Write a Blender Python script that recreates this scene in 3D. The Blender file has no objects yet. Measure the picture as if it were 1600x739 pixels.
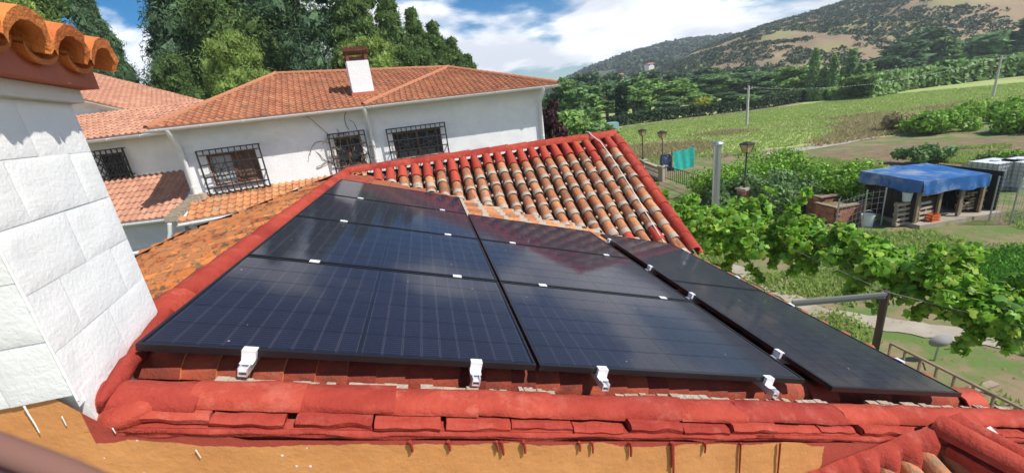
import bpy, math, random
import numpy as np
from mathutils import Vector, Matrix, noise
random.seed(7); rng = np.random.default_rng(11)
SC = bpy.context.scene
COL = SC.collection
R_ = math.radians
# ---------------------------------------------------------------- camera
CAM_Z = 5.5
F_PX = 648.0576
CR = ((0.9926914938, -0.0364318866, -0.1150491883), (-0.1206797336, -0.2996826629, -0.9463755615), (0.0, 0.9533430753, -0.3018890206))
# CR rows hold the world x, y, z parts of (right, down, forward) read column-wise below
ROWS = (Vector((CR[0][0], CR[1][0], CR[2][0])), Vector((CR[0][1], CR[1][1], CR[2][1])), Vector((CR[0][2], CR[1][2], CR[2][2])))
RIGHT = Vector((0.9926914938, -0.0364318866, -0.1150491883))
DOWN = Vector((-0.1206797336, -0.2996826629, -0.9463755615))
FWD = Vector((0.0, 0.9533430753, -0.3018890206))
cam_data = bpy.data.cameras.new('camera')
cam_data.sensor_fit = 'HORIZONTAL'; cam_data.sensor_width = 36.0; cam_data.lens = F_PX / 1600 * 36
cam_data.clip_start = 0.05; cam_data.clip_end = 4000
cam = bpy.data.objects.new('camera', cam_data); COL.objects.link(cam)
cam.matrix_world = Matrix(((RIGHT[0], -DOWN[0], -FWD[0], 0), (RIGHT[1], -DOWN[1], -FWD[1], 0), (RIGHT[2], -DOWN[2], -FWD[2], CAM_Z), (0, 0, 0, 1)))
SC.camera = cam
# ---------------------------------------------------------------- light
LIGHT = Vector((-0.72, 0.36, -1.0)).normalized()
sun_d = bpy.data.lights.new('sun', 'SUN'); sun_d.energy = 4.8; sun_d.angle = R_(0.5); sun_d.color = (1.0, 0.95, 0.87)
sun = bpy.data.objects.new('sun', sun_d); COL.objects.link(sun)
sun.rotation_mode = 'QUATERNION'; sun.rotation_quaternion = LIGHT.to_track_quat('-Z', 'Y')
W = bpy.data.worlds.new('World'); SC.world = W; W.use_nodes = True
nt = W.node_tree; nt.nodes.clear()
def N(nt, t, **k):
    n = nt.nodes.new(t)
    for a, b in k.items(): setattr(n, a, b)
    return n
out = N(nt, 'ShaderNodeOutputWorld'); bg = N(nt, 'ShaderNodeBackground'); bg.inputs[1].default_value = 0.085
sky = N(nt, 'ShaderNodeTexSky', sky_type='NISHITA'); sky.sun_disc = False
sky.sun_elevation = math.asin(-LIGHT.z); sky.sun_rotation = math.atan2(-LIGHT.x, -LIGHT.y)
sky.air_density = 1.0; sky.dust_density = 0.6; sky.ozone_density = 2.5; sky.altitude = 600
tc = N(nt, 'ShaderNodeTexCoord'); sep = N(nt, 'ShaderNodeSeparateXYZ'); nt.links.new(tc.outputs['Generated'], sep.inputs[0])
def MA(op, a, b=None, c=None, clamp=False):
    m = N(nt, 'ShaderNodeMath', operation=op); m.use_clamp = clamp
    for i, x in enumerate((a, b, c)):
        if x is None: continue
        if isinstance(x, (int, float)): m.inputs[i].default_value = x
        else: nt.links.new(x, m.inputs[i])
    return m.outputs[0]
den = MA('ADD', MA('MAXIMUM', sep.outputs[2], 0.0), 0.22)
cx = MA('DIVIDE', sep.outputs[0], den); cy = MA('DIVIDE', sep.outputs[1], den)
cmb = N(nt, 'ShaderNodeCombineXYZ'); nt.links.new(cx, cmb.inputs[0]); nt.links.new(cy, cmb.inputs[1])
CLOUD_OFF = 3.1; cmb.inputs[2].default_value = CLOUD_OFF
n1 = N(nt, 'ShaderNodeTexNoise'); n1.inputs['Scale'].default_value = 0.75; n1.inputs['Detail'].default_value = 9; n1.inputs['Roughness'].default_value = 0.52; n1.inputs['Distortion'].default_value = 0.25
n2 = N(nt, 'ShaderNodeTexNoise'); n2.inputs['Scale'].default_value = 1.5; n2.inputs['Detail'].default_value = 6
nt.links.new(cmb.outputs[0], n1.inputs['Vector']); nt.links.new(cmb.outputs[0], n2.inputs['Vector'])
cov = N(nt, 'ShaderNodeMapRange', interpolation_type='SMOOTHSTEP'); cov.inputs[1].default_value = 0.43; cov.inputs[2].default_value = 0.50
clr = MA('MULTIPLY', MA('MAXIMUM', MA('SUBTRACT', sep.outputs[2], 0.36), 0.0), 0.75); nt.links.new(MA('SUBTRACT', n1.outputs[0], clr), cov.inputs[0])   # fair-weather cloud banks sit low, the sky clears overhead
shd = N(nt, 'ShaderNodeValToRGB'); shd.color_ramp.elements[0].position = 0.38; shd.color_ramp.elements[0].color = (15.5, 15.6, 15.7, 1)
shd.color_ramp.elements[1].position = 0.60; shd.color_ramp.elements[1].color = (8.6, 9.0, 9.8, 1)
nt.links.new(n2.outputs[0], shd.inputs[0])
hs = N(nt, 'ShaderNodeHueSaturation'); hs.inputs['Saturation'].default_value = 1.65; hs.inputs['Value'].default_value = 1.05; nt.links.new(sky.outputs[0], hs.inputs['Color'])
mx = N(nt, 'ShaderNodeMix', data_type='RGBA'); nt.links.new(cov.outputs[0], mx.inputs[0]); nt.links.new(hs.outputs[0], mx.inputs[6]); nt.links.new(shd.outputs[0], mx.inputs[7])
nt.links.new(mx.outputs[2], bg.inputs[0]); nt.links.new(bg.outputs[0], out.inputs[0])
SC.view_settings.view_transform = 'Standard'; SC.view_settings.look = 'None'; SC.view_settings.exposure = 0.35; SC.view_settings.gamma = 1.0
SC.cycles.max_bounces = 6; SC.cycles.diffuse_bounces = 3; SC.cycles.glossy_bounces = 3; SC.cycles.transparent_max_bounces = 8
# ---------------------------------------------------------------- frames of reference
def ray(px, py):
    return ((px - 800) / F_PX * RIGHT + (py - 369.5) / F_PX * DOWN + FWD)
def G(px, py, z=0.0):                                   # point at height z seen at (px, py)
    r = ray(px, py); return Vector((0, 0, CAM_Z)) + r * ((z - CAM_Z) / r.z)
AZ = 0.17171033; SL = 0.31060994; TA = math.tan(SL)      # main roof: azimuth and pitch
XH = Vector((math.cos(AZ), math.sin(AZ), 0)); YV = Vector((-math.sin(AZ), math.cos(AZ), 0))
OF = Vector((-1.6165, 1.5242, 0))
ZA0 = 4.6135
def zA(u): return ZA0 - TA * u
TB = 0.15
U_R = -0.17; Z_R = zA(-0.17)
def zB(u): return Z_R - TB * (U_R - u)
TW = 0.617; V_W = 6.22
def zW(v): return Z_R - TW * (V_W - v)
def Uw(u, v, z): return OF + u * XH + v * YV + Vector((0, 0, z))
# ---------------------------------------------------------------- helpers
def tag(o, label=None, cat=None, group=None, kind=None):
    if label: o['label'] = label
    if cat: o['category'] = cat
    if group: o['group'] = group
    if kind: o['kind'] = kind
    return o
def empty(name, loc=(0, 0, 0), rz=0.0, label=None, cat=None, group=None):
    o = bpy.data.objects.new(name, None); o.location = loc; o.rotation_euler = (0, 0, rz); o.empty_display_size = 0.2
    COL.objects.link(o); return tag(o, label, cat, group)
def link(name, me, parent=None, mtx=None):
    o = bpy.data.objects.new(name, me); COL.objects.link(o)
    if parent is not None: o.parent = parent
    if mtx is not None: o.matrix_basis = mtx
    return o
def copy_tree(o, parent=None):
    c = o.copy(); COL.objects.link(c)
    if parent is not None: c.parent = parent
    for ch in list(o.children): copy_tree(ch, c)
    return c
class MB:
    def __init__(s): s.v = []; s.f = []; s.m = []; s.sm = []
    def add(s, vs, fs, mi=0, smooth=False):
        b = len(s.v); s.v += [tuple(p) for p in vs]
        for f in fs: s.f.append(tuple(i + b for i in f)); s.m.append(mi); s.sm.append(smooth)
    def box(s, lo, hi, mi=0, M=None):
        x0, y0, z0 = lo; x1, y1, z1 = hi
        vs = [Vector(p) for p in ((x0, y0, z0), (x1, y0, z0), (x1, y1, z0), (x0, y1, z0), (x0, y0, z1), (x1, y0, z1), (x1, y1, z1), (x0, y1, z1))]
        if M: vs = [M @ p for p in vs]
        s.add(vs, ((0, 3, 2, 1), (4, 5, 6, 7), (0, 1, 5, 4), (1, 2, 6, 5), (2, 3, 7, 6), (3, 0, 4, 7)), mi)
    def prism(s, poly, z0, z1, mi=0):              # poly: (x, y) ccw; z may be functions
        n = len(poly); g = lambda z, x, y: z(x, y) if callable(z) else z
        vs = [(x, y, g(z0, x, y)) for x, y in poly] + [(x, y, g(z1, x, y)) for x, y in poly]
        s.add(vs, [tuple(range(n - 1, -1, -1)), tuple(range(n, 2 * n))] + [(i, (i + 1) % n, n + (i + 1) % n, n + i) for i in range(n)], mi)
    def beam(s, a, b, w, h, mi=0, up=(0, 0, 1)):
        a = Vector(a); b = Vector(b); d = (b - a).normalized(); u = Vector(up)
        x = d.cross(u)
        if x.length < 1e-4: x = d.cross(Vector((1, 0, 0)))
        x.normalize(); y = x.cross(d)
        vs = [p + i * x * w / 2 + j * y * h / 2 for p in (a, b) for i, j in ((-1, -1), (1, -1), (1, 1), (-1, 1))]
        s.add(vs, ((0, 1, 2, 3), (7, 6, 5, 4), (0, 4, 5, 1), (1, 5, 6, 2), (2, 6, 7, 3), (3, 7, 4, 0)), mi)
    def tube(s, pts, rad, n=8, mi=0, caps=True):
        pts = [Vector(p) for p in pts]; rad = rad if isinstance(rad, (list, tuple)) else [rad] * len(pts)
        ring = []; px = None
        for i, p in enumerate(pts):
            d = (pts[min(i + 1, len(pts) - 1)] - pts[max(i - 1, 0)]).normalized()
            x = d.cross(Vector((0.13, 0.31, 0.94)) if abs(d.z) < 0.9 else Vector((1, 0.2, 0))) if px is None else px - d * px.dot(d)
            x.normalize(); px = x; y = d.cross(x)
            ring.append([p + rad[i] * (math.cos(2 * math.pi * k / n) * x + math.sin(2 * math.pi * k / n) * y) for k in range(n)])
        vs = [q for r in ring for q in r]
        fs = [(i * n + k, i * n + (k + 1) % n, (i + 1) * n + (k + 1) % n, (i + 1) * n + k) for i in range(len(pts) - 1) for k in range(n)]
        s.add(vs, fs, mi, True)
        if caps:
            s.add(ring[0], [tuple(range(n - 1, -1, -1))], mi); s.add(ring[-1], [tuple(range(n))], mi)
    def grid(s, fn, nu, nv, mi=0, smooth=True):
        vs = [fn(i / nu, j / nv) for i in range(nu + 1) for j in range(nv + 1)]
        s.add(vs, [(i * (nv + 1) + j, (i + 1) * (nv + 1) + j, (i + 1) * (nv + 1) + j + 1, i * (nv + 1) + j + 1) for i in range(nu) for j in range(nv)], mi, smooth)
    def mesh(s, name, mats):
        me = bpy.data.meshes.new(name); me.from_pydata(s.v, [], s.f)
        for m in (mats if isinstance(mats, (list, tuple)) else [mats]): me.materials.append(m)
        me.polygons.foreach_set('material_index', s.m); me.polygons.foreach_set('use_smooth', s.sm); me.update(); return me
    def build(s, name, mats, parent=None, mtx=None, **k): return tag(link(name, s.mesh(name, mats), parent, mtx), **k)
def frame(o, x, y, z):
    o, x, y, z = map(Vector, (o, x, y, z)); return Matrix(((x[0], y[0], z[0], o[0]), (x[1], y[1], z[1], o[1]), (x[2], y[2], z[2], o[2]), (0, 0, 0, 1)))
# ---------------------------------------------------------------- materials
def mat(name, c1, c2=None, scale=4.0, rough=0.8, bump=0.0, bscale=40.0, rnd=0.0, isl=0.0, spec=0.3, metal=0.0, coat=0.0, trans=0.0, c3=None, s3=1.0, t3=(0.55, 0.65), contrast=(0.35, 0.65), stretch=None, wet=None):
    m = bpy.data.materials.new(name); m.use_nodes = True; nt = m.node_tree; b = nt.nodes['Principled BSDF']; L = nt.links.new
    tc = nt.nodes.new('ShaderNodeTexCoord'); vec = tc.outputs['Object']
    if stretch:
        mp = nt.nodes.new('ShaderNodeMapping'); mp.inputs['Scale'].default_value = stretch; L(vec, mp.inputs[0]); vec = mp.outputs[0]
    if rnd:   # shift the noise per object
        oi = nt.nodes.new('ShaderNodeObjectInfo'); va = nt.nodes.new('ShaderNodeVectorMath'); va.operation = 'MULTIPLY_ADD'
        cb = nt.nodes.new('ShaderNodeCombineXYZ'); L(oi.outputs['Random'], cb.inputs[0]); L(oi.outputs['Random'], cb.inputs[1])
        va.inputs[1].default_value = (37, 53, 11); L(cb.outputs[0], va.inputs[0]); L(vec, va.inputs[2]); vec = va.outputs[0]
    col = None
    def mixc(f, a, c):
        x = nt.nodes.new('ShaderNodeMix'); x.data_type = 'RGBA'
        L(f, x.inputs[0])
        for s, v in ((6, a), (7, c)):
            if isinstance(v, tuple): x.inputs[s].default_value = (*v, 1)
            else: L(v, x.inputs[s])
        return x.outputs[2]
    def rng_(src, lo, hi):
        r = nt.nodes.new('ShaderNodeMapRange'); r.inputs[1].default_value = lo; r.inputs[2].default_value = hi; r.clamp = True; L(src, r.inputs[0]); return r.outputs[0]
    def nz(sc, det=7, ro=0.6):
        n = nt.nodes.new('ShaderNodeTexNoise'); n.inputs['Scale'].default_value = sc; n.inputs['Detail'].default_value = det; n.inputs['Roughness'].default_value = ro; L(vec, n.inputs['Vector']); return n.outputs[0]
    col = c1
    if c2 is not None: col = mixc(rng_(nz(scale), *contrast), c1, c2)
    if c3 is not None: col = mixc(rng_(nz(s3, 8, 0.65), *t3), col, c3)
    if rnd or isl:
        h = nt.nodes.new('ShaderNodeHueSaturation'); 
        if rnd: src = oi.outputs['Random']; amt = rnd
        else:
            ge = nt.nodes.new('ShaderNodeNewGeometry'); src = ge.outputs['Random Per Island']; amt = isl
        r = nt.nodes.new('ShaderNodeMapRange'); r.inputs[3].default_value = 1 - amt; r.inputs[4].default_value = 1 + amt; L(src, r.inputs[0]); L(r.outputs[0], h.inputs['Value'])
        r2 = nt.nodes.new('ShaderNodeMath'); r2.operation = 'MULTIPLY_ADD'; r2.inputs[1].default_value = 0.03 * amt; r2.inputs[2].default_value = 0.5 - 0.015 * amt; L(src, r2.inputs[0]); L(r2.outputs[0], h.inputs['Hue'])
        if isinstance(col, tuple): h.inputs['Color'].default_value = (*col, 1)
        else: L(col, h.inputs['Color'])
        col = h.outputs[0]
    if isinstance(col, tuple): b.inputs['Base Color'].default_value = (*col, 1)
    else: L(col, b.inputs['Base Color'])
    b.inputs['Roughness'].default_value = rough; b.inputs['Metallic'].default_value = metal; b.inputs['Specular IOR Level'].default_value = spec; b.inputs['Coat Weight'].default_value = coat
    b.inputs['Coat Roughness'].default_value = 0.04
    if bump:
        bp = nt.nodes.new('ShaderNodeBump'); bp.inputs['Strength'].default_value = bump; bp.inputs['Distance'].default_value = 0.02; L(nz(bscale, 5, 0.65), bp.inputs['Height']); L(bp.outputs[0], b.inputs['Normal'])
    if trans:
        t = nt.nodes.new('ShaderNodeBsdfTranslucent'); ms = nt.nodes.new('ShaderNodeMixShader'); ms.inputs[0].default_value = trans
        if isinstance(col, tuple): t.inputs[0].default_value = (*col, 1)
        else:
            L(col, t.inputs[0])
        L(b.outputs[0], ms.inputs[1]); L(t.outputs[0], ms.inputs[2]); L(ms.outputs[0], nt.nodes['Material Output'].inputs[0])
    return m
def tile_mat(name, base, dark, lime, limeAmt, rimc=(0.42, 0.36, 0.29)):
    """terracotta; pale mortar and lichen gather at the lower rim (local +x end) of each tile"""
    m = mat(name, base, dark, scale=9, rough=0.85, bump=0.5, bscale=45, rnd=0.34, c3=lime, s3=22, t3=(0.62 - 0.1 * limeAmt, 0.74 - 0.1 * limeAmt), contrast=(0.35, 0.7))
    nt = m.node_tree; L = nt.links.new; b = nt.nodes['Principled BSDF']; src = b.inputs['Base Color'].links[0].from_socket
    tc = nt.nodes.new('ShaderNodeTexCoord'); sp = nt.nodes.new('ShaderNodeSeparateXYZ'); L(tc.outputs['Object'], sp.inputs[0])
    oi = nt.nodes.new('ShaderNodeObjectInfo'); va = nt.nodes.new('ShaderNodeVectorMath'); va.operation = 'ADD'; L(tc.outputs['Object'], va.inputs[0])
    cb = nt.nodes.new('ShaderNodeCombineXYZ'); mm = nt.nodes.new('ShaderNodeMath'); mm.operation = 'MULTIPLY'; mm.inputs[1].default_value = 61; L(oi.outputs['Random'], mm.inputs[0]); L(mm.outputs[0], cb.inputs[2]); L(cb.outputs[0], va.inputs[1])
    n = nt.nodes.new('ShaderNodeTexNoise'); n.inputs['Scale'].default_value = 16; n.inputs['Detail'].default_value = 5; L(va.outputs[0], n.inputs['Vector'])
    a = nt.nodes.new('ShaderNodeMath'); a.operation = 'MULTIPLY_ADD'; a.inputs[1].default_value = 0.10; L(n.outputs[0], a.inputs[0]); L(sp.outputs[0], a.inputs[2])
    a2 = nt.nodes.new('ShaderNodeMath'); a2.operation = 'MULTIPLY_ADD'; a2.inputs[1].default_value = 0.05; L(oi.outputs['Random'], a2.inputs[0]); L(a.outputs[0], a2.inputs[2])
    r = nt.nodes.new('ShaderNodeMapRange'); r.inputs[1].default_value = 0.40; r.inputs[2].default_value = 0.425; L(a2.outputs[0], r.inputs[0])
    x = nt.nodes.new('ShaderNodeMix'); x.data_type = 'RGBA'; L(r.outputs[0], x.inputs[0]); L(src, x.inputs[6]); x.inputs[7].default_value = (*rimc, 1); L(x.outputs[2], b.inputs['Base Color'])
    return m
RED = (0.385, 0.062, 0.042); REDD = (0.31, 0.042, 0.028)
M = dict(
 white=mat('white_painted_render', (0.86, 0.86, 0.85), (0.80, 0.81, 0.81), scale=3, bump=0.22, bscale=42, rough=0.85),
 stucco=mat('rough_white_stucco', (0.84, 0.84, 0.84), (0.76, 0.76, 0.77), scale=2, bump=1.0, bscale=38, rough=0.9, c3=(0.60, 0.59, 0.56), s3=0.9, t3=(0.56, 0.80)),
 stucco_warm=mat('cream_stucco', (0.78, 0.75, 0.70), (0.70, 0.67, 0.63), scale=2, bump=0.4, bscale=30, rough=0.9),
 grey_wall=mat('grey_white_wall', (0.55, 0.56, 0.58), (0.47, 0.48, 0.50), scale=2, bump=0.3, rough=0.9),
 red=mat('red_roof_paint', RED, REDD, scale=6, bump=0.7, bscale=30, rough=0.85, spec=0.12, rnd=0.14, c3=(0.42, 0.105, 0.075), s3=8, t3=(0.54, 0.72)),
 redtile=mat('red_painted_tile', RED, (0.42, 0.055, 0.028), scale=6, bump=0.4, bscale=35, rough=0.65, rnd=0.12, c3=(0.52, 0.16, 0.07), s3=12, t3=(0.66, 0.74)),
 tile=tile_mat('weathered_terracotta', (0.55, 0.20, 0.075), (0.36, 0.15, 0.075), (0.22, 0.16, 0.11), 1.35, (0.40, 0.34, 0.27)),
 channel=mat('mossy_shaded_channel_tile', (0.16, 0.085, 0.045), (0.07, 0.05, 0.035), scale=8, bump=0.6, c3=(0.25, 0.20, 0.14), s3=9, t3=(0.55, 0.65)),  # moss brown, taken darker to deepen the shade in the low gaps
 tiledark=tile_mat('shade_dark_tile_under_panels', (0.34, 0.06, 0.032), (0.18, 0.045, 0.028), (0.25, 0.14, 0.1), 0.1, (0.30, 0.10, 0.05)),  # tile red darkened to carry the shade under the panels
 rim=mat('bright_orange_tile_rim', (0.85, 0.36, 0.12), rough=0.8),  # brighter orange on the tile end faces
 left=tile_mat('mossy_left_slope_tile', (0.52, 0.17, 0.045), (0.46, 0.14, 0.04), (0.12, 0.085, 0.05), 1.5, (0.40, 0.16, 0.06)),
 mortar=mat('pale_mortar', (0.50, 0.42, 0.33), (0.36, 0.28, 0.21), scale=20, bump=0.8, bscale=60),
 omortar=mat('orange_mortar', (0.60, 0.24, 0.10), (0.48, 0.18, 0.08), scale=6, bump=0.7, bscale=30),
 capt=mat('ochre_cap_tile', (0.68, 0.23, 0.06), (0.52, 0.15, 0.04), scale=7, bump=0.8, bscale=26, rnd=0.08, c3=(0.5, 0.42, 0.33), s3=6, t3=(0.68, 0.74)),
 plaster_red=mat('pink_red_plaster', (0.50, 0.16, 0.10), (0.43, 0.13, 0.08), scale=3, bump=0.4),
 htile=mat('orange_house_tile', (0.43, 0.185, 0.095), (0.34, 0.13, 0.07), scale=1.3, bump=0.3, isl=0.16, rough=0.85, c3=(0.26, 0.14, 0.085), s3=1.6, t3=(0.52, 0.70)),
 ptile=mat('pink_house_tile', (0.48, 0.25, 0.165), (0.41, 0.20, 0.13), scale=1.3, bump=0.3, isl=0.12, rough=0.8),
 stile=mat('sandy_porch_tile', (0.52, 0.23, 0.10), (0.42, 0.19, 0.09), scale=1.5, bump=0.3, isl=0.14, c3=(0.4, 0.33, 0.2), s3=2, t3=(0.55, 0.7)),
 metalw=mat('white_gutter_metal', (0.72, 0.72, 0.72), rough=0.45),
 alu=mat('aluminium', (0.86, 0.87, 0.88), rough=0.32, metal=0.6),
 clamp=mat('bright_clamp_metal', (0.85, 0.86, 0.88), rough=0.4, metal=0.2),
 galv=mat('galvanised_steel', (0.45, 0.47, 0.48), (0.36, 0.38, 0.39), scale=5, rough=0.4, metal=0.7),
 flue=mat('stainless_flue', (0.42, 0.44, 0.46), rough=0.35, metal=0.85),
 iron=mat('black_iron', (0.03, 0.028, 0.028), rough=0.5),
 frame=mat('black_anodised_frame', (0.012, 0.012, 0.014), rough=0.35, spec=0.5),
 backsheet=mat('black_backsheet', (0.018, 0.022, 0.04), rough=0.5, coat=1.0),
 glass=mat('dark_window_glass', (0.03, 0.04, 0.045), rough=0.08, spec=0.6),
 curtain=mat('grey_curtain', (0.35, 0.36, 0.36), rough=0.9),
 shutter=mat('brown_wood_shutter', (0.20, 0.10, 0.06), (0.13, 0.07, 0.045), rough=0.7),
 brown=mat('dark_brown_tile', (0.16, 0.05, 0.035), rough=0.7),
 concrete=mat('pale_concrete', (0.40, 0.35, 0.28), (0.31, 0.27, 0.21), scale=1.5, bump=0.3, c3=(0.3, 0.25, 0.18), s3=0.8),
 brick=mat('red_brick', (0.42, 0.18, 0.11), (0.34, 0.14, 0.09), scale=8, bump=0.4, rnd=0.2),
 wood=mat('weathered_wood', (0.32, 0.25, 0.17), (0.22, 0.17, 0.12), scale=6, bump=0.3, rnd=0.15),
 darkwood=mat('dark_boards', (0.045, 0.035, 0.03), (0.03, 0.025, 0.02), rough=0.9, rnd=0.2),
 post=mat('dark_vine_post', (0.06, 0.04, 0.03), rough=0.8),
 tarp=mat('blue_tarpaulin', (0.006, 0.080, 0.27), (0.012, 0.11, 0.33), scale=3, rough=0.42, spec=0.5, bump=0.4, bscale=9, c3=(0.22, 0.27, 0.33), s3=1.1, t3=(0.46, 0.62)),
 green_net=mat('teal_netting', (0.03, 0.42, 0.34), (0.02, 0.30, 0.26), scale=6, rough=0.7),
 plastic_w=mat('white_plastic', (0.60, 0.62, 0.62), rough=0.5),
 lampglass=mat('amber_lamp_glass', (0.45, 0.33, 0.16), rough=0.3),
 cable=mat('white_cable', (0.60, 0.58, 0.54), rough=0.6),
 polec=mat('grey_concrete_pole', (0.45, 0.44, 0.41), rough=0.9),
 bark=mat('bark', (0.13, 0.09, 0.06), (0.08, 0.06, 0.045), scale=5, bump=0.8, rough=0.95),
)
def leafmat(name, c, isl=0.45, trans=0.3, rough=0.6, spec=0.25): return mat(name, c, isl=isl, trans=trans, rough=rough, spec=spec)
LM = dict(
 pine=leafmat('pine_needles', (0.12, 0.195, 0.055)), pine2=leafmat('bright_pine_needles', (0.22, 0.31, 0.07)), cedar=leafmat('cedar_needles', (0.10, 0.175, 0.085)),
 vine=leafmat('vine_leaves', (0.22, 0.43, 0.04), isl=0.4, trans=0.5, rough=0.45, spec=0.4), oak=leafmat('tree_leaves', (0.155, 0.265, 0.09)), oak2=leafmat('light_tree_leaves', (0.23, 0.37, 0.10)),
 dark=leafmat('dark_leaves', (0.10, 0.17, 0.072)), bush=leafmat('bush_leaves', (0.20, 0.37, 0.045)), hedge=leafmat('hedge_leaves', (0.03, 0.065, 0.018)), plum=leafmat('plum_leaves', (0.05, 0.018, 0.022)),
 vine_dark=leafmat('older_vine_leaves', (0.09, 0.22, 0.025), isl=0.3, trans=0.3), vine_young=leafmat('young_vine_leaves', (0.36, 0.50, 0.07), isl=0.25, trans=0.45),
 yellow=leafmat('yellow_leaves', (0.34, 0.36, 0.03)), scrub=leafmat('hill_scrub', (0.06, 0.095, 0.042), trans=0.2), reed=leafmat('reeds', (0.19, 0.31, 0.09)), grass=leafmat('grass_blades', (0.34, 0.44, 0.13), isl=0.22, trans=0.5), crop=leafmat('crop_leaves', (0.12, 0.30, 0.035)), dry=leafmat('dry_grass', (0.40, 0.34, 0.18), isl=0.25, trans=0.4), poplar=leafmat('poplar_leaves', (0.24, 0.37, 0.13)))
# ---------------------------------------------------------------- foliage
def np_mesh(name, V, F, mats, mi=None):
    me = bpy.data.meshes.new(name); n = len(V); k = F.shape[1]
    me.vertices.add(n); me.vertices.foreach_set('co', V.astype(np.float32).ravel())
    me.loops.add(F.size); me.loops.foreach_set('vertex_index', F.astype(np.int32).ravel())
    me.polygons.add(len(F)); me.polygons.foreach_set('loop_start', np.arange(0, F.size, k, dtype=np.int32))
    for m in (mats if isinstance(mats, (list, tuple)) else [mats]): me.materials.append(m)
    if mi is not None: me.polygons.foreach_set('material_index', mi.astype(np.int32))
    me.update(calc_edges=True); me.validate(); return me
def leaves(C, D, size, aspect=0.6, jit=0.7):
    """C centres, D outward directions -> rhombic leaves facing roughly outward"""
    n = len(C); D = D + jit * rng.normal(size=(n, 3)); D /= np.linalg.norm(D, axis=1)[:, None] + 1e-9
    A = rng.normal(size=(n, 3)); A -= D * (A * D).sum(1)[:, None]; A /= np.linalg.norm(A, axis=1)[:, None] + 1e-9
    B = np.cross(D, A); s = (size * rng.uniform(0.6, 1.35, n))[:, None]
    V = np.stack([C - A * s, C + B * s * aspect, C + A * s, C - B * s * aspect], 1).reshape(-1, 3)
    return V, np.arange(4 * n).reshape(n, 4)
def clump_pts(clumps, n):
    """clumps: rows x, y, z, rx, ry, rz -> points near the shells, more on bigger clumps"""
    K = np.asarray(clumps, float); w = (K[:, 3] * K[:, 4] + K[:, 3] * K[:, 5]); w /= w.sum(); idx = rng.choice(len(K), n, p=w)
    D = rng.normal(size=(n, 3)); D /= np.linalg.norm(D, axis=1)[:, None]
    r = rng.uniform(0.35, 1.0, n) ** 0.45 * (1 + 0.12 * rng.normal(size=n))
    return K[idx, :3] + D * r[:, None] * K[idx, 3:6], D
def crown_mesh(name, clumps, n, size, m, aspect=0.6, jit=0.7, core=0):
    C, D = clump_pts(clumps, n); D[:, 2] += 0.25
    V, F = leaves(C, D, size, aspect, jit)
    if core:
        K = np.asarray(clumps, float); i = rng.choice(len(K), core); D2 = rng.normal(size=(core, 3)); D2 /= np.linalg.norm(D2, axis=1)[:, None]
        V2, F2 = leaves(K[i, :3] + D2 * K[i, 3:6] * rng.uniform(0.1, 0.62, core)[:, None], D2, size * 3.2, 0.6, 0.6); F = np.vstack([F, F2 + len(V)]); V = np.vstack([V, V2])
    return np_mesh(name, V, F, m)
def tree_clumps(h, r, kind):
    cl = []
    if kind == 'pine':       # broad, tufted
        for i in range(95):
            t = random.uniform(0.12, 1.0); rr = r * (1 - 0.75 * max(0, t - 0.25)) * random.uniform(0.35, 1.0); a = random.uniform(0, 6.283); s = random.uniform(0.10, 0.2) * r * 1.5
            cl.append((rr * math.cos(a), rr * math.sin(a), h * t - s * 0.4, s * 1.15, s * 1.15, s * 0.8))
    elif kind == 'cone':
        for i in range(110):
            t = (i + random.random()) / 110; rr = r * (1.02 - t) * random.uniform(0.3, 1.0); a = i * 2.4; s = r * (0.30 - 0.20 * t) * random.uniform(0.8, 1.3)
            cl.append((rr * math.cos(a), rr * math.sin(a), h * (0.08 + 0.9 * t), s * 1.3, s * 1.3, s * 0.75))
    elif kind == 'poplar':
        for i in range(26):
            t = (i + random.random()) / 26; rr = r * math.sin(math.pi * min(1, 0.12 + 0.88 * t)) ** 0.6; a = i * 2.4; s = r * random.uniform(0.45, 0.7) * (1.15 - 0.75 * t)
            cl.append((rr * 0.5 * math.cos(a), rr * 0.5 * math.sin(a), h * (0.14 + 0.82 * t), s, s, s * 1.8))
    else:
        for i in range(30):
            a = random.uniform(0, 6.283); t = random.uniform(0.0, 1); e = math.sin(math.pi * (0.12 + 0.8 * t)); rr = r * e * random.uniform(0.3, 0.9); s = r * random.uniform(0.2, 0.36)
            cl.append((rr * math.cos(a), rr * math.sin(a), h * (0.28 + 0.62 * t), s * 1.1, s * 1.1, s * 0.85))
    return cl
def trunk_mb(h, r, clumps, nl=7, top=0.8):
    mb = MB(); mb.tube([(0, 0, -0.1), (0.03 * h * 0.2, 0, h * 0.3), (-0.02 * h * 0.3, 0.02 * h, h * 0.6), (0, 0, h * top)], [r, r * 0.8, r * 0.5, r * 0.15], 8)
    for c in random.sample(clumps, min(nl, len(clumps))):
        z0 = max(h * 0.15, c[2] * 0.72); mb.tube([(0, 0, z0), (c[0] * 0.5, c[1] * 0.5, (z0 + c[2]) / 2 + 0.02 * h), (c[0], c[1], c[2])], [r * 0.42, r * 0.28, r * 0.1], 5)
    return mb
PROTO = {}
def tree(x, y, h, r, kind, lm, n, size, label, cat='tree', group=None, name='tree', z=0.0, variants=2, aspect=0.6):
    key = (kind, lm, n, size, random.randrange(variants))
    if key not in PROTO:
        cl = tree_clumps(10.0, 3.0 if kind != 'poplar' else 1.2, kind)
        k0 = h / 10.0
        PROTO[key] = (crown_mesh('crown', cl, n, size / k0, LM[lm], aspect, 0.7, n // 9), trunk_mb(10.0, 0.22, cl).mesh('trunk', M['bark']))
    cm, tm = PROTO[key]
    t = empty(name, (x, y, z), random.uniform(0, 6.28), label, cat, group)
    sx = r / (3.0 if kind != 'poplar' else 1.2); t.scale = (sx, sx * random.uniform(0.9, 1.1), h / 10.0)
    link('crown', cm, t); link('trunk', tm, t); return t
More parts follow.
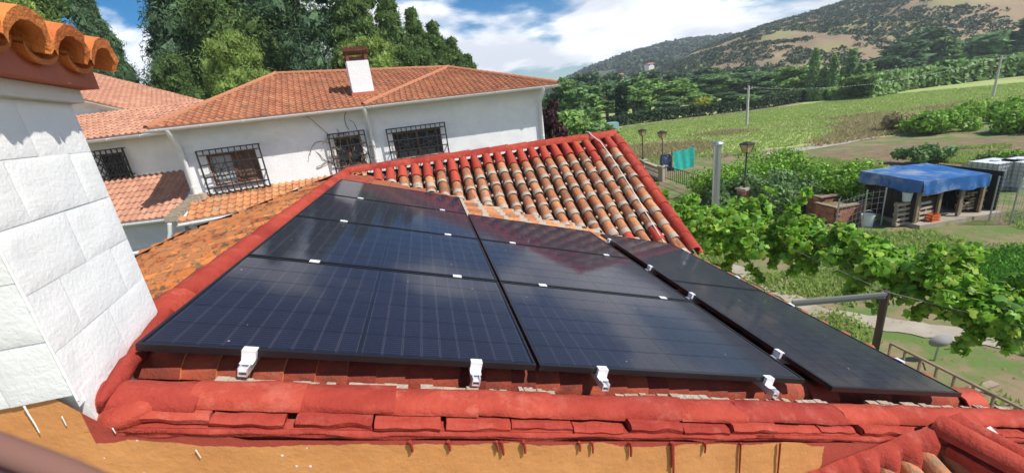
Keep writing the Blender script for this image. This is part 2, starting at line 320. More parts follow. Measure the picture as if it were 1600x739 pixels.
def shrub(x, y, w, d, h, lm, n, size, label, cat='bush', group=None, name='bush', nclump=12, rz=0.0, z=0.0):
    cl = []
    for i in range(nclump):
        s = random.uniform(0.22, 0.4) * min(h, 1.2 * max(w, d)); cl.append((random.uniform(-0.5, 0.5) * w * 0.85, random.uniform(-0.5, 0.5) * d * 0.85, random.uniform(0.25, 0.8) * h, s * 1.2, s * 1.2, s * 0.9))
    t = empty(name, (x, y, z), rz, label, cat, group)
    link('foliage', crown_mesh('foliage', cl, n, size, LM[lm]), t)
    mb = MB()
    for i in range(4):
        c = random.choice(cl); mb.tube([(c[0] * 0.3, c[1] * 0.3, -0.05), (c[0] * 0.7, c[1] * 0.7, c[2] * 0.6), c[:3]], [0.04 * h / 2 + 0.01, 0.02, 0.008], 5)
    tag(mb.build('stems', M['bark'], t), kind='stuff'); return t
# ================================================================ SETTING
def AT(px, py, y):                                      # point at world depth y seen at (px, py)
    r = ray(px, py); return Vector((0, 0, CAM_Z)) + r * (y / r.y)
def sheet(name, pts, z, m, **k):
    mb = MB(); mb.add([(p[0], p[1], z) for p in pts], [tuple(range(len(pts)))]); return mb.build(name, m, kind='structure')
def ribbon(name, pts, w, z, m):
    P = [Vector((p[0], p[1], z)) for p in pts]; L = []
    for i, p in enumerate(P):
        d = (P[min(i + 1, len(P) - 1)] - P[max(i - 1, 0)]).normalized(); nrm = Vector((-d.y, d.x, 0))
        j = 1 + 0.15 * math.sin(i * 2.3); L.append((p - nrm * w * j / 2, p + nrm * w * j / 2))
    mb = MB(); vs = [q for a in L for q in a]; mb.add(vs, [(2 * i, 2 * i + 2, 2 * i + 3, 2 * i + 1) for i in range(len(P) - 1)]); return mb.build(name, m, kind='structure')
def dense(pts, n=5):
    out = []
    for a, b in zip(pts, pts[1:]):
        for i in range(n): out.append(Vector(a).lerp(Vector(b), i / n))
    return out + [Vector(pts[-1])]
MG = mat('garden_ground', (0.26, 0.195, 0.115), (0.19, 0.15, 0.085), scale=0.35, bump=0.8, bscale=4, rough=0.95, c3=(0.11, 0.17, 0.04), s3=0.7, t3=(0.44, 0.56))
MF = mat('meadow', (0.30, 0.38, 0.11), (0.36, 0.40, 0.15), scale=0.07, bump=0.7, bscale=2, rough=0.95, c3=(0.23, 0.20, 0.105), s3=0.11, t3=(0.56, 0.66))
MSOIL = mat('tilled_soil', (0.23, 0.165, 0.095), (0.15, 0.115, 0.065), scale=1.6, bump=1.0, bscale=5, rough=0.95, c3=(0.13, 0.18, 0.05), s3=1.0, t3=(0.52, 0.66))
MCROP = mat('crop_bed_soil', (0.10, 0.13, 0.04), (0.16, 0.13, 0.07), scale=1.0, bump=0.8, bscale=6, rough=0.95)
MTRK = mat('pale_dirt_track', (0.44, 0.36, 0.24), (0.36, 0.29, 0.19), scale=0.4, bump=0.4, bscale=5, rough=0.95, c3=(0.2, 0.2, 0.1), s3=0.3, t3=(0.58, 0.68))
MROAD = mat('pinkish_road', (0.33, 0.25, 0.20), (0.28, 0.22, 0.17), scale=0.2, rough=0.95)
sheet('ground', [(-1500, -1500), (1500, -1500), (1500, 2500), (-1500, 2500)], 0.0, MG)
sheet('meadow', [(5, 42), (14, 33.5), (20, 31), (36, 30), (60, 33), (150, 40), (260, 100), (260, 180), (20, 130), (2, 90)], 0.01, MF)
sheet('soil_plot', [G(1195, 246), G(1300, 236), G(1430, 222), G(1640, 212), G(1680, 262), G(1380, 268), G(1200, 285)], 0.014, MSOIL)
sheet('crop_bed', [(9.8, 11.9), (11.2, 10.6), (13.0, 10.4), (16.2, 10.0), (20, 9.4), (17, 7.2), (12.2, 8.2), (10.2, 9.6)], 0.016, MCROP)
ribbon('dirt_track', dense([G(960, 236), G(1080, 213), G(1160, 203), G(1230, 194), G(1330, 184), G(1430, 172)]), 1.3, 0.03, MTRK)
ribbon('concrete_path', dense([G(1200, 242), G(1290, 228), G(1362, 214)]), 1.3, 0.034, M['concrete'])
ribbon('upper_road', dense([G(900, 209), G(960, 201), G(1060, 189), G(1150, 177), G(1240, 162)]), 3.2, 0.04, MROAD)
ribbon('garden_walk', dense([G(1120, 408), G(1165, 428), G(1230, 462), G(1290, 495)]), 0.5, 0.022, M['concrete'])
ribbon('stone_path', dense([G(1255, 487), G(1340, 500), G(1420, 512), G(1500, 524), G(1640, 545)], 4), 0.62, 0.018, M['concrete'])
# hills
def interp(t, T): 
    return float(np.interp(t, [a for a, b in T], [b for a, b in T]))
NEAR = [(0.25, -0.02), (0.335, 0.012), (0.40, 0.045), (0.48, 0.070), (0.551, 0.088), (0.62, 0.102), (0.70, 0.113), (0.76, 0.124), (0.805, 0.133), (1.0, 0.175), (1.3, 0.21), (2.0, 0.2), (3, 0.12)]
FAR = [(-0.4, 0.01), (0.05, 0.016), (0.158, 0.034), (0.22, 0.056), (0.28, 0.070), (0.335, 0.080), (0.421, 0.090), (0.5, 0.088), (0.6, 0.085), (0.8, 0.06), (1.0, 0.03)]
def hill_z(t, y, T, y0, yc, seed):
    hc = 5.5 + interp(t, T) * yc
    s = max(0.0, min(1.0, (y - y0) / (yc - y0))); s = s ** 0.85 if y <= yc else 1
    gul = noise.fractal(Vector((t * y / 38.0, y / 95.0, seed)), 0.9, 2.0, 5)
    back = max(0.0, (y - yc) / yc) * 0.5
    return max(-1.0, hc * s * (1 - back) + gul * 5.0 * math.sin(math.pi * min(1, s)) * (yc / 300) ** 0.5 + (y > yc) * 0)
def hill(name, T, y0, yc, y1, t0, t1, nt_, ny, m, seed):
    mb = MB()
    def fn(a, b):
        t = t0 + (t1 - t0) * a; y = y0 + (y1 - y0) * b ** 1.1; return (t * y, y, hill_z(t, y, T, y0, yc, seed))
    mb.grid(fn, nt_, ny); return mb.build(name, m, kind='structure')
MH = mat('dry_hillside', (0.33, 0.24, 0.14), (0.23, 0.17, 0.10), scale=0.03, rough=0.95, bump=0.0, c3=(0.27, 0.25, 0.11), s3=0.035, t3=(0.50, 0.60))
MH2 = mat('far_scrubby_hillside', (0.07, 0.095, 0.05), (0.11, 0.12, 0.06), scale=0.02, rough=0.95, c3=(0.28, 0.23, 0.14), s3=0.014, t3=(0.58, 0.66))
hill('near_hill', NEAR, 128, 300, 420, 0.22, 3.0, 260, 70, MH, 4.0)
hill('far_hill', FAR, 300, 620, 800, -0.5, 1.0, 160, 40, MH2, 9.0)
def scrub(name, T, y0, yc, t0, t1, n, seed, size, k, leaf, thr, m):
    C = []; D = []
    tries = 0
    while len(C) < n * k and tries < n * 30:
        tries += 1
        t = random.uniform(t0, t1); y = y0 + (yc + 15 - y0) * random.random() ** 0.75
        f = noise.fractal(Vector((t * y / 30.0, y / 55.0, seed + 3)), 0.8, 2.0, 4) + 0.22 * (y - y0) / (yc - y0) - 0.35 * max(0, t - 0.85)
        if f < thr + random.uniform(-0.12, 0.12): continue
        z = hill_z(t, y, T, y0, yc, seed); s = size * random.uniform(0.5, 1.3)
        for _ in range(k):
            d = Vector((random.gauss(0, 1), random.gauss(0, 1), abs(random.gauss(0, 1)))).normalized()
            C.append((t * y + d.x * s, y + d.y * s, z + d.z * s * 0.8)); D.append(tuple(d))
    V, F = leaves(np.array(C), np.array(D), leaf, 0.75, 0.5)
    tag(link(name, np_mesh(name, V, F, m)), 'dark low scrub scattered over the ' + ('dry brown hillside' if 'hill' in name else 'distant hill'), 'scrub', kind='stuff')
scrub('hill_scrub', NEAR, 128, 300, 0.33, 1.7, 9500, 4.0, 1.25, 13, 0.50, -0.08, LM['scrub'])
scrub('distant_scrub', FAR, 300, 620, 0.10, 0.62, 2600, 9.0, 4.2, 9, 2.0, -0.25, LM['scrub'])
# ================================================================ HOUSES
def tile_field(mb, O, eu, ev, poly, w=0.20, l=0.27, r=0.055, mi=0):
    """rows of interlocking roll tiles laid on a plane; eu along the eave, ev up the slope"""
    O, eu, ev = Vector(O), Vector(eu).normalized(), Vector(ev); ev = (ev - eu * ev.dot(eu)).normalized(); nn = eu.cross(ev)
    if nn.z < 0: nn = -nn
    P2 = [((Vector(p) - O).dot(eu), (Vector(p) - O).dot(ev)) for p in poly]
    def inside(x, y):
        c = False; j = len(P2) - 1
        for i in range(len(P2)):
            (xi, yi), (xj, yj) = P2[i], P2[j]
            if (yi > y) != (yj > y) and x < (xj - xi) * (y - yi) / (yj - yi) + xi: c = not c
            j = i
        return c
    xs = [p[0] for p in P2]; ys = [p[1] for p in P2]
    prof = [(0.0, 0.012), (0.10, 0.3 * r), (0.22, 0.85 * r), (0.34, r), (0.46, 0.85 * r), (0.58, 0.3 * r), (0.66, 0.006), (1.0, 0.006)]
    for a in range(int(min(xs) / w) - 1, int(max(xs) / w) + 2):
        for b in range(int(min(ys) / l) - 1, int(max(ys) / l) + 2):
            if not inside((a + 0.5) * w, (b + 0.5) * l): continue
            jz = random.uniform(-0.004, 0.006); vs = []
            for s, lift in ((0, 0.028), (1.08, 0.0)):
                for px, pz in prof: vs.append(O + eu * (a + px) * w + ev * (b + s) * l + nn * (pz + lift + jz))
            for px, pz in prof: vs.append(O + eu * (a + px) * w + ev * b * l + nn * (-0.005))
            n = len(prof); fs = [(i, i + 1, n + i + 1, n + i) for i in range(n - 1)] + [(2 * n + i, 2 * n + i + 1, i + 1, i) for i in range(n - 1)]
            mb.add(vs, fs, mi)
def slab(mb, pts, t, mi=0):
    P = [Vector(p) for p in pts]; nn = (P[1] - P[0]).cross(P[2] - P[0]).normalized()
    if nn.z < 0: nn = -nn
    n = len(P); vs = P + [p - nn * t for p in P]; mb.add(vs, [tuple(range(n)), tuple(range(2 * n - 1, n - 1, -1))] + [(i, n + i, n + (i + 1) % n, (i + 1) % n) for i in range(n)], mi)
def barrel_mesh(name, L, r0, r1, th, mats, seg=6, span=math.pi, rim_mi=0, rimlen=0.0):
    """curved cover tile along +x (upper end at x=0, wide lower end at x=L), arch upward"""
    mb = MB(); rows = [(0, r0), (L, r1)]
    def arc(x, r): return [(x, -r * math.cos(span * k / seg + (math.pi - span) / 2), r * math.sin(span * k / seg + (math.pi - span) / 2)) for k in range(seg + 1)]
    o = [arc(x, r) for x, r in rows]; i_ = [arc(x, r - th) for x, r in rows]; n = seg + 1
    mb.add(o[0] + o[1], [(k, n + k, n + k + 1, k + 1) for k in range(seg)], 0, True)
    mb.add(i_[0] + i_[1], [(k + 1, n + k + 1, n + k, k) for k in range(seg)], 0, True)
    mb.add(o[1] + i_[1], [(k, n + k, n + k + 1, k + 1) for k in range(seg)], rim_mi)
    mb.add(o[0] + i_[0], [(k + 1, n + k + 1, n + k, k) for k in range(seg)], 0)
    return mb.mesh(name, mats)
def caps(name, parent, a, b, r, step, m, up=(0, 0, 1), over=0.06, th=0.014):
    a, b = Vector(a), Vector(b); d = (b - a); n = max(1, round(d.length / step)); st = d.length / n; x = d.normalized(); y = Vector(up).cross(x).normalized(); z = x.cross(y)
    me = barrel_mesh(name, st + over, r * 0.86, r, th, m)
    for i in range(n):
        tw = random.uniform(-0.02, 0.02); yy = y * math.cos(tw) + z * math.sin(tw); zz = x.cross(yy)
        link(name, me, parent, frame(a + x * (st * i) + z * random.uniform(0, 0.006), x, yy, zz))
def wall_with_openings(mb, p0, p1, z0, z1, ops, th, mi=0):
    """wall from p0 to p1 (front face on that line, thickness behind it, i.e. to the left of p0->p1)"""
    p0, p1 = Vector((p0[0], p0[1], 0)), Vector((p1[0], p1[1], 0)); d = (p1 - p0); L = d.length; d.normalize(); nn = Vector((-d.y, d.x, 0))
    F = frame(p0, d, nn, (0, 0, 1)); x = 0.0
    for a, b, lo, hi in sorted(ops):
        mb.box((x, 0, z0), (a, th, z1), mi, F); mb.box((a, 0, z0), (b, th, lo), mi, F); mb.box((a, 0, hi), (b, th, z1), mi, F); x = b
    mb.box((x, 0, z0), (L, th, z1), mi, F); return F
def window(parent, F, a, b, lo, hi, style=0, out=0.2):
    """window in a wall frame F: F.x along the wall, F.y into the wall"""
    w = empty('window'); w.parent = parent; w.matrix_basis = F @ Matrix.Translation((a, 0, lo)); W_ = b - a; H_ = hi - lo
    fr = MB(); t = 0.06
    for bx in (((0, 0.1, 0), (t, 0.18, H_)), ((W_ - t, 0.1, 0), (W_, 0.18, H_)), ((t, 0.1, 0), (W_ - t, 0.18, t)), ((t, 0.1, H_ - t), (W_ - t, 0.18, H_)), ((W_ / 2 - 0.04, 0.09, t), (W_ / 2 + 0.04, 0.17, H_ - t))): fr.box(*bx)
    fr.build('window_frame', M['shutter'], w)
    for s in (0, 1):
        x0 = t + s * (W_ / 2 - t + 0.04); x1 = x0 + W_ / 2 - t - 0.04
        pm = MB(); pm.box((x0, 0.13, t), (x1, 0.14, H_ - t)); pm.build('pane', [M['curtain'] if (style == 0 and s == 0) else (M['shutter'] if style == 0 else M['glass'])], w)
    s_ = MB(); s_.box((-0.05, -0.06, -0.06), (W_ + 0.05, 0.09, -0.003)); s_.build('sill', M['shutter'], w)
    g = MB(); e = 0.16; zz0, zz1 = -e - 0.05, H_ + e; r = 0.014
    def bar(p, q, k=1.0): g.beam(p, q, r * 2 * k, r * 2 * k)
    for x in (-e, W_ + e):
        bar((x, -out, zz0), (x, -out, zz1), 1.5); bar((x, 0, zz1), (x, -out, zz1)); bar((x, 0, zz0), (x, -out, zz0)); bar((x, 0, 0.3 * H_), (x, -out, 0.3 * H_))
    for z in (zz0, -0.02, H_ * 0.33, H_ * 0.72, H_ + 0.02, zz1): bar((-e, -out, z), (W_ + e, -out, z), 1.25)
    nb = max(4, int((W_ + 2 * e) / 0.16))
    for i in range(nb + 1):
        x = -e + (W_ + 2 * e) * i / nb
        bar((x, -out, zz0), (x, -out, -0.02)); bar((x, -out, H_ + 0.02), (x, -out, zz1))
        bar((x, 0, zz0 + 0.02), (x, -out, zz0)); 
        if i % 2 == 0: bar((x, -out, 0), (x, -out, H_), 0.8)
    if style == 2:
        for i in range(-6, 12):
            for sgn in (1, -1):
                a0 = (i * 0.2, 0.0); p = []
                x0, z0_ = (i * 0.2, 0) if sgn > 0 else (i * 0.2, H_)
                x1, z1_ = x0 + H_ * 0.8, (H_ if sgn > 0 else 0)
                ta = max(0, (-e - x0) / (x1 - x0)); tb = min(1, (W_ + e - x0) / (x1 - x0))
                if tb > ta: bar((x0 + (x1 - x0) * ta, -out, z0_ + (z1_ - z0_) * ta), (x0 + (x1 - x0) * tb, -out, z0_ + (z1_ - z0_) * tb), 0.8)
    else:
        for cx_ in (0.25, 0.75):
            c = Vector((W_ * cx_, -out, H_ * 0.52))
            for k in range(8):
                a_ = k * math.pi / 4 + 0.2; ln = min(W_ * 0.27, H_ * 0.5); q = c + Vector((math.cos(a_) * ln, 0, math.sin(a_) * ln)); bar(c, q, 0.7)
                a2 = a_ + math.pi / 4; bar(c + Vector((math.cos(a_), 0, math.sin(a_))) * ln * 0.6, c + Vector((math.cos(a2), 0, math.sin(a2))) * ln * 0.6, 0.7)
    g.build('window_grille', M['iron'], w); return w
def gutter(parent, a, b, r=0.065, m='metalw'):
    mb = MB(); a, b = Vector(a), Vector(b); x = (b - a).normalized(); y = Vector((0, 0, 1)).cross(x).normalized(); n = 6
    def arc(p, rr): return [p + y * rr * math.cos(math.pi * k / n) - Vector((0, 0, 1)) * rr * math.sin(math.pi * k / n) for k in range(n + 1)]
    A, B, A2, B2 = arc(a, r), arc(b, r), arc(a, r - 0.008), arc(b, r - 0.008); N1 = n + 1
    mb.add(A + B, [(k, N1 + k, N1 + k + 1, k + 1) for k in range(n)], 0, True); mb.add(A2 + B2, [(k + 1, N1 + k + 1, N1 + k, k) for k in range(n)], 0, True)
    mb.add(A + A2 + B + B2, [(0, N1, 3 * N1, 2 * N1), (n, 2 * N1 + n, 3 * N1 + n, N1 + n)])
    L = (b - a).length; k = int(L / 1.1)
    for i in range(k + 1):
        p = a + x * (L * (i + 0.3) / (k + 0.6)); mb.beam(p - y * (r + 0.006) + Vector((0, 0, 0.01)), p + y * (r + 0.006) + Vector((0, 0, 0.01)), 0.03, 0.012)
        mb.tube([p + y * (r + 0.004) * math.cos(math.pi * q / 6) - Vector((0, 0, (r + 0.004) * math.sin(math.pi * q / 6))) for q in range(7)], 0.012, 4)
    return mb.build('gutter', M[m], parent)
def main_house():
    H = empty('house', (-9.63, 12.93, 0), label='two-storey white stucco house with orange hipped tile roof, white chimney and three barred windows', cat='house')
    T0 = Matrix.Translation(-Vector((-9.63, 12.93, 0)))
    A0, C, B0 = Vector((-9.63, 12.93, 0)), Vector((-4.5, 15.0, 0)), Vector((1.71, 16.32, 0))
    il, ir = Vector((-0.375, 0.927, 0)), Vector((-0.208, 0.978, 0)); dl, dr = Vector((0.927, 0.375, 0)), Vector((0.978, 0.208, 0))
    L1, L2 = (C - A0).length, (B0 - C).length; ZE = 5.92
    wm = MB()
    F1 = wall_with_openings(wm, A0, C, 0, ZE, [(0.66, 2.0, 4.12, 5.08), (4.36, 5.2, 4.12, 5.08)], 0.3)
    F2 = wall_with_openings(wm, C + dr * 0.002, B0, 0, ZE, [(0.75, 2.45, 4.1, 5.0)], 0.3)
    LB, RB = A0 + il * 9.5, B0 + ir * 8
    wall_with_openings(wm, B0 - dr * 0.0 + ir * 0.3, RB, 0, ZE, [], 0.3); wall_with_openings(wm, RB, LB, 0, ZE, [], 0.3); wall_with_openings(wm, LB, A0 + il * 0.3, 0, ZE, [], 0.3)
    def add(o): return o
    w_ = wm.build('wall', M['stucco'], H); add(w_)
    for F, a, b, lo, hi, st in ((F1, 0.66, 2.0, 4.12, 5.08, 0), (F1, 4.36, 5.2, 4.12, 5.08, 1), (F2, 0.75, 2.45, 4.1, 5.0, 1)): 
        w = window(H, F, a, b, lo, hi, st); add(w)
    # roof
    ov = 0.55
    E0 = A0 - il * ov - dl * 0.35; EC = C - (il + ir) / 2 * ov * 1.01; E1 = B0 - ir * ov + dr * 0.5
    BL = LB + il * 0.3 - dl * 0.5; BR = RB + ir * 0.3 + dr * 0.5
    for p in (E0, EC, E1, BL, BR): p.z = ZE + 0.06
    AP = Vector((-1.94, 20.0, 7.32)); BP = Vector((-8.82, 18.5, 7.72))
    rf = MB()
    for poly in ((E0, EC, AP, BP), (EC, E1, AP), (E1, BR, AP), (AP, BR, BL, BP), (BL, E0, BP)):
        P = [p.copy() for p in poly]; 
        for i in range(1, len(P) - 1): slab(rf, [P[0], P[i], P[i + 1]], 0.10, 0)
    r = rf.build('roof', M['metalw'], H); add(r)
    tf = MB(); up = Vector((0, 0, 0.02))
    tile_field(tf, E0 + up, EC - E0, BP - E0, [E0, EC, AP, BP]); tile_field(tf, EC + up, E1 - EC, AP - EC, [EC, E1, AP]); tile_field(tf, E1 + up, BR - E1, AP - E1, [E1, BR, AP])
    add(tf.build('roof_tiles', M['htile'], H, kind='stuff'))
    for a, b in ((EC, AP), (E1, AP), (BP, AP), (E0, BP)):
        caps('ridge_tile', H, a + up * 2, b + up * 2, 0.105, 0.36, M['htile'])
    dz = Vector((0, 0, -0.02))
    add(gutter(H, E0 - il * 0.07 - dl * 0.1 + dz, EC - il * 0.07 + dz)); add(gutter(H, EC - ir * 0.07 + dz, E1 - ir * 0.07 + dr * 0.05 + dz))
    for p, n_ in ((A0 + dl * 0.12, il), (C + dr * 0.06, ir), (B0 - dr * 0.1, ir)):
        q = p - n_ * 0.09; mb = MB(); mb.tube([q - n_ * (ov - 0.02) + Vector((0, 0, ZE)), q - n_ * (ov - 0.06) + Vector((0, 0, ZE - 0.12)), q + Vector((0, 0, ZE - 0.5)), q + Vector((0, 0, 3.2)), q + Vector((0, 0, 0.1))], 0.065, 8)
        for z in (5.2, 4.2): mb.tube([q + Vector((0, 0, z)), q + Vector((0, 0, z + 0.05))], 0.075, 8)
        add(mb.build('downspout', M['metalw'], H))
    # chimney
    c = Vector((-4.66, 15.85, 0)); Fc = frame(c, dl, il, (0, 0, 1))
    ch = empty('chimney'); ch.parent = H; ch.matrix_basis = Fc
    mb = MB(); mb.box((-0.36, -0.3, 6.2), (0.36, 0.3, 7.52)); mb.build('chimney_shaft', M['stucco'], ch)
    mb = MB(); mb.box((-0.41, -0.35, 6.05), (0.41, 0.35, 6.50)); mb.build('flashing', M['plaster_red'], ch)
    mb = MB(); 
    for x in (-0.3, 0.3):
        for y in (-0.24, 0.24): mb.box((x - 0.05, y - 0.05, 7.52), (x + 0.05, y + 0.05, 7.78))
    mb.box((-0.22, -0.16, 7.52), (0.22, 0.16, 7.66)); mb.build('cap_leg', M['brown'], ch)
    mb = MB(); mb.box((-0.4, -0.34, 7.78), (0.4, 0.34, 7.83))
    tile_field(mb, (-0.42, -0.38, 7.84), (1, 0, 0), (0, 1, 0.25), [(-0.42, -0.38, 7.84), (0.42, -0.38, 7.84), (0.42, 0.36, 8.0), (-0.42, 0.36, 8.0)], 0.14, 0.37, 0.05); mb.build('chimney_cap', M['brown'], ch)
    # bare creeper stems round the middle window
    mb = MB()
    for i in range(26):
        p = F1 @ Vector((random.uniform(4.2, 5.4), -0.03, random.uniform(3.9, 5.4))); a_ = random.uniform(0, 6.28); pts = [p]
        for k in range(6):
            a_ += random.uniform(-0.6, 0.6); p = p + (dl * math.cos(a_) + Vector((0, 0, 1)) * math.sin(a_)) * 0.16 - il * random.uniform(-0.03, 0.05); pts.append(p)
        mb.tube(pts, 0.012, 4)
    add(tag(mb.build('creeper_stems', M['wood'], None), 'bare dry creeper stems tangled over the middle barred window', 'creeper'))
    for o in H.children: o.matrix_parent_inverse = T0
    return F1
F1 = main_house()
def porch(name, label, top0, top1, bot1, bot0, zr, m, wall=True):
    """low lean-to wing: a tiled slope given by its four corners, walls below"""
    H = empty(name, tuple((bot0.x, bot0.y, 0)), label=label, cat='house wing'); T0 = Matrix.Translation((-bot0.x, -bot0.y, 0))
    mb = MB(); slab(mb, [bot0, bot1, top1, top0], 0.09); o = mb.build('roof', M['metalw'], H); o.matrix_basis = T0
    tf = MB(); up = Vector((0, 0, 0.02)); tile_field(tf, bot0 + up, bot1 - bot0, top0 - bot0, [bot0, bot1, top1, top0]); o = tf.build('roof_tiles', m, H, kind='stuff'); o.matrix_basis = T0
    mb = MB(); d = (bot1 - bot0); d.z = 0; d.normalize(); nn = Vector((-d.y, d.x, 0)); a = bot0 + nn * 0.3 + d * 0.15; b = bot1 + nn * 0.3 - d * 0.15
    zt = min(bot0.z, bot1.z) - 0.05; wall_with_openings(mb, a, b, 0, zt, [], 0.25)
    wall_with_openings(mb, (a.x + nn.x * 0.25, a.y + nn.y * 0.25), (a.x, a.y), 0, zt, [], -0.0 + 0.2) if False else None
    o = mb.build('wall', M['grey_wall'], H); o.matrix_basis = T0
    g = gutter(H, bot0 - nn * 0.06 + Vector((0, 0, -0.03)), bot1 - nn * 0.06 + Vector((0, 0, -0.03))); g.matrix_basis = T0
    for o in H.children: o.matrix_basis = Matrix.Identity(4); o.matrix_parent_inverse = T0
    return H, T0
# lower wing under the barred windows (sandy tiles)
dl = Vector((0.927, 0.375, 0)); il = Vector((-0.375, 0.927, 0)); A0 = Vector((-9.63, 12.93, 0))
t0 = A0 + dl * 0.1 - il * 0.01 + Vector((0, 0, 3.86)); t1 = A0 + dl * 5.2 - il * 0.01 + Vector((0, 0, 3.86))
def on_line_z(px, py, off):
    """z where the pixel's ray meets the vertical plane parallel to the house wall, 'off' in front of it"""
    r = ray(px, py); P0 = A0 - il * off; k = (P0.dot(il)) / (r.dot(il)); q = Vector((0, 0, CAM_Z)) + r * k; return q
b0 = on_line_z(277, 349, 1.25); b1 = on_line_z(370, 334, 1.25); zb = (b0.z + b1.z) / 2
b0 = Vector((b0.x, b0.y, zb)); b1 = b0 + dl * 5.4
Hs, Ts = porch('house_wing', 'low wing with sandy orange tiles under the barred windows of the white house', t0, t1, b1, b0, zb, M['stile'])
# pink wing at the left
q0, q1 = AT(176, 312, 14.3), AT(290, 271, 14.3); z_ = q1.z; w0 = AT(188, 351, 12.6); w1 = AT(272, 338, 12.6)
zb2 = (w0.z + w1.z) / 2
Hp, Tp = porch('house_wing', 'low pink-tiled wing between the left house and the white house corner', Vector((q0.x - 0.8, 14.3, z_)), Vector((-10.0, 14.3, z_)), Vector((w1.x + 0.1, 12.6, zb2)), Vector((w0.x - 1.5, 12.6, zb2)), zb2, M['ptile'])
mb = MB(); k0 = Vector((w1.x + 0.05, 12.55, zb2)); k1 = t0 + Vector((0.15, -0.1, 0.05))
for i in range(9):
    p = k0.lerp(k1, i / 8); mb.box((p.x - 0.22, p.y - 0.14, p.z - 0.1), (p.x + 0.2, p.y + 0.14, p.z + 0.07 + 0.03 * random.random()))
o = mb.build('mortar_valley', M['mortar'], Hp); o.matrix_basis = Tp
mb = MB(); a = AT(266, 352, 12.3); mb.tube([a + Vector((0, 0, 0.05)), AT(266, 365, 12.3), AT(262, 386, 12.3), AT(200, 398, 12.3)], 0.06, 8); o = mb.build('downspout', M['metalw'], Hp); o.matrix_basis = Tp
# left house
def left_house():
    H = empty('house', (-15.5, 14.4, 0), label='cream house at the far left with pink tiles, gable end and one barred window', cat='house'); T0 = Matrix.Translation((15.5, -14.4, 0))
    wm = MB(); F = wall_with_openings(wm, (-15.5, 14.4), (-9.9, 14.4), 0, 5.9, [(2.22, 3.0, 4.45, 5.45)], 0.3); wall_with_openings(wm, (-15.5, 16.3), (-15.5, 14.7), 0, 5.9, [], 0.3)
    o = wm.build('wall', M['stucco_warm'], H)
    w = window(H, F, 2.22, 3.0, 4.45, 5.45, 2, 0.12); 
    e0, e1 = Vector((-15.8, 13.95, 5.95)), Vector((-9.9, 13.95, 5.95)); r0, r1 = Vector((-15.8, 16.3, 6.9)), Vector((-9.9, 16.3, 6.9))
    mb = MB(); slab(mb, [e0, e1, r1, r0], 0.1); o = mb.build('roof', M['metalw'], H)
    tf = MB(); tile_field(tf, e0 + Vector((0, 0, 0.02)), e1 - e0, r0 - e0, [e0, e1, r1, r0])
    g = gutter(H, e0 + Vector((0, -0.06, -0.03)), e1 + Vector((0, -0.06, -0.03)))
    # upper gable block
    a, b = AT(95, 148, 16.35), AT(262, 189, 16.35); c, d = AT(345, 166, 21.5), AT(120, 139, 21.5)
    nn = (b - a).cross(c - a); d.z = a.z - (nn.x * (d.x - a.x) + nn.y * (d.y - a.y)) / nn.z
    mb = MB(); mb.add([(a.x, 16.4, 4.0), (b.x, 16.4, 4.0), (b.x, 16.4, b.z - 0.12), (a.x, 16.4, a.z - 0.12), (a.x, 16.7, 4.0), (b.x, 16.7, 4.0), (b.x, 16.7, b.z - 0.12), (a.x, 16.7, a.z - 0.12)], ((0, 1, 2, 3), (7, 6, 5, 4), (3, 2, 6, 7), (1, 5, 6, 2), (0, 3, 7, 4)))
    o = mb.build('gable_wall', M['stucco_warm'], H)
    mb = MB(); slab(mb, [a - Vector((0.1, 0.15, 0)), b + Vector((0.1, -0.15, 0)), c, d], 0.13); o = mb.build('gable_roof', M['concrete'], H)
    tile_field(tf, a + Vector((0, 0, 0.02)), b - a, d - a, [a, b, c, d]); o = tf.build('roof_tiles', M['ptile'], H, kind='stuff')
    for o in H.children: o.matrix_parent_inverse = T0
left_house()
# ================================================================ NEAR ROOF
HR = empty('low_house', tuple(Uw(0, 0, 0)), AZ, 'low house below the camera, red-trimmed barrel tile roof above an ochre wall', 'house')
MR = Matrix.Translation(Uw(0, 0, 0)) @ Matrix.Rotation(AZ, 4, 'Z')
UEV = 4.86
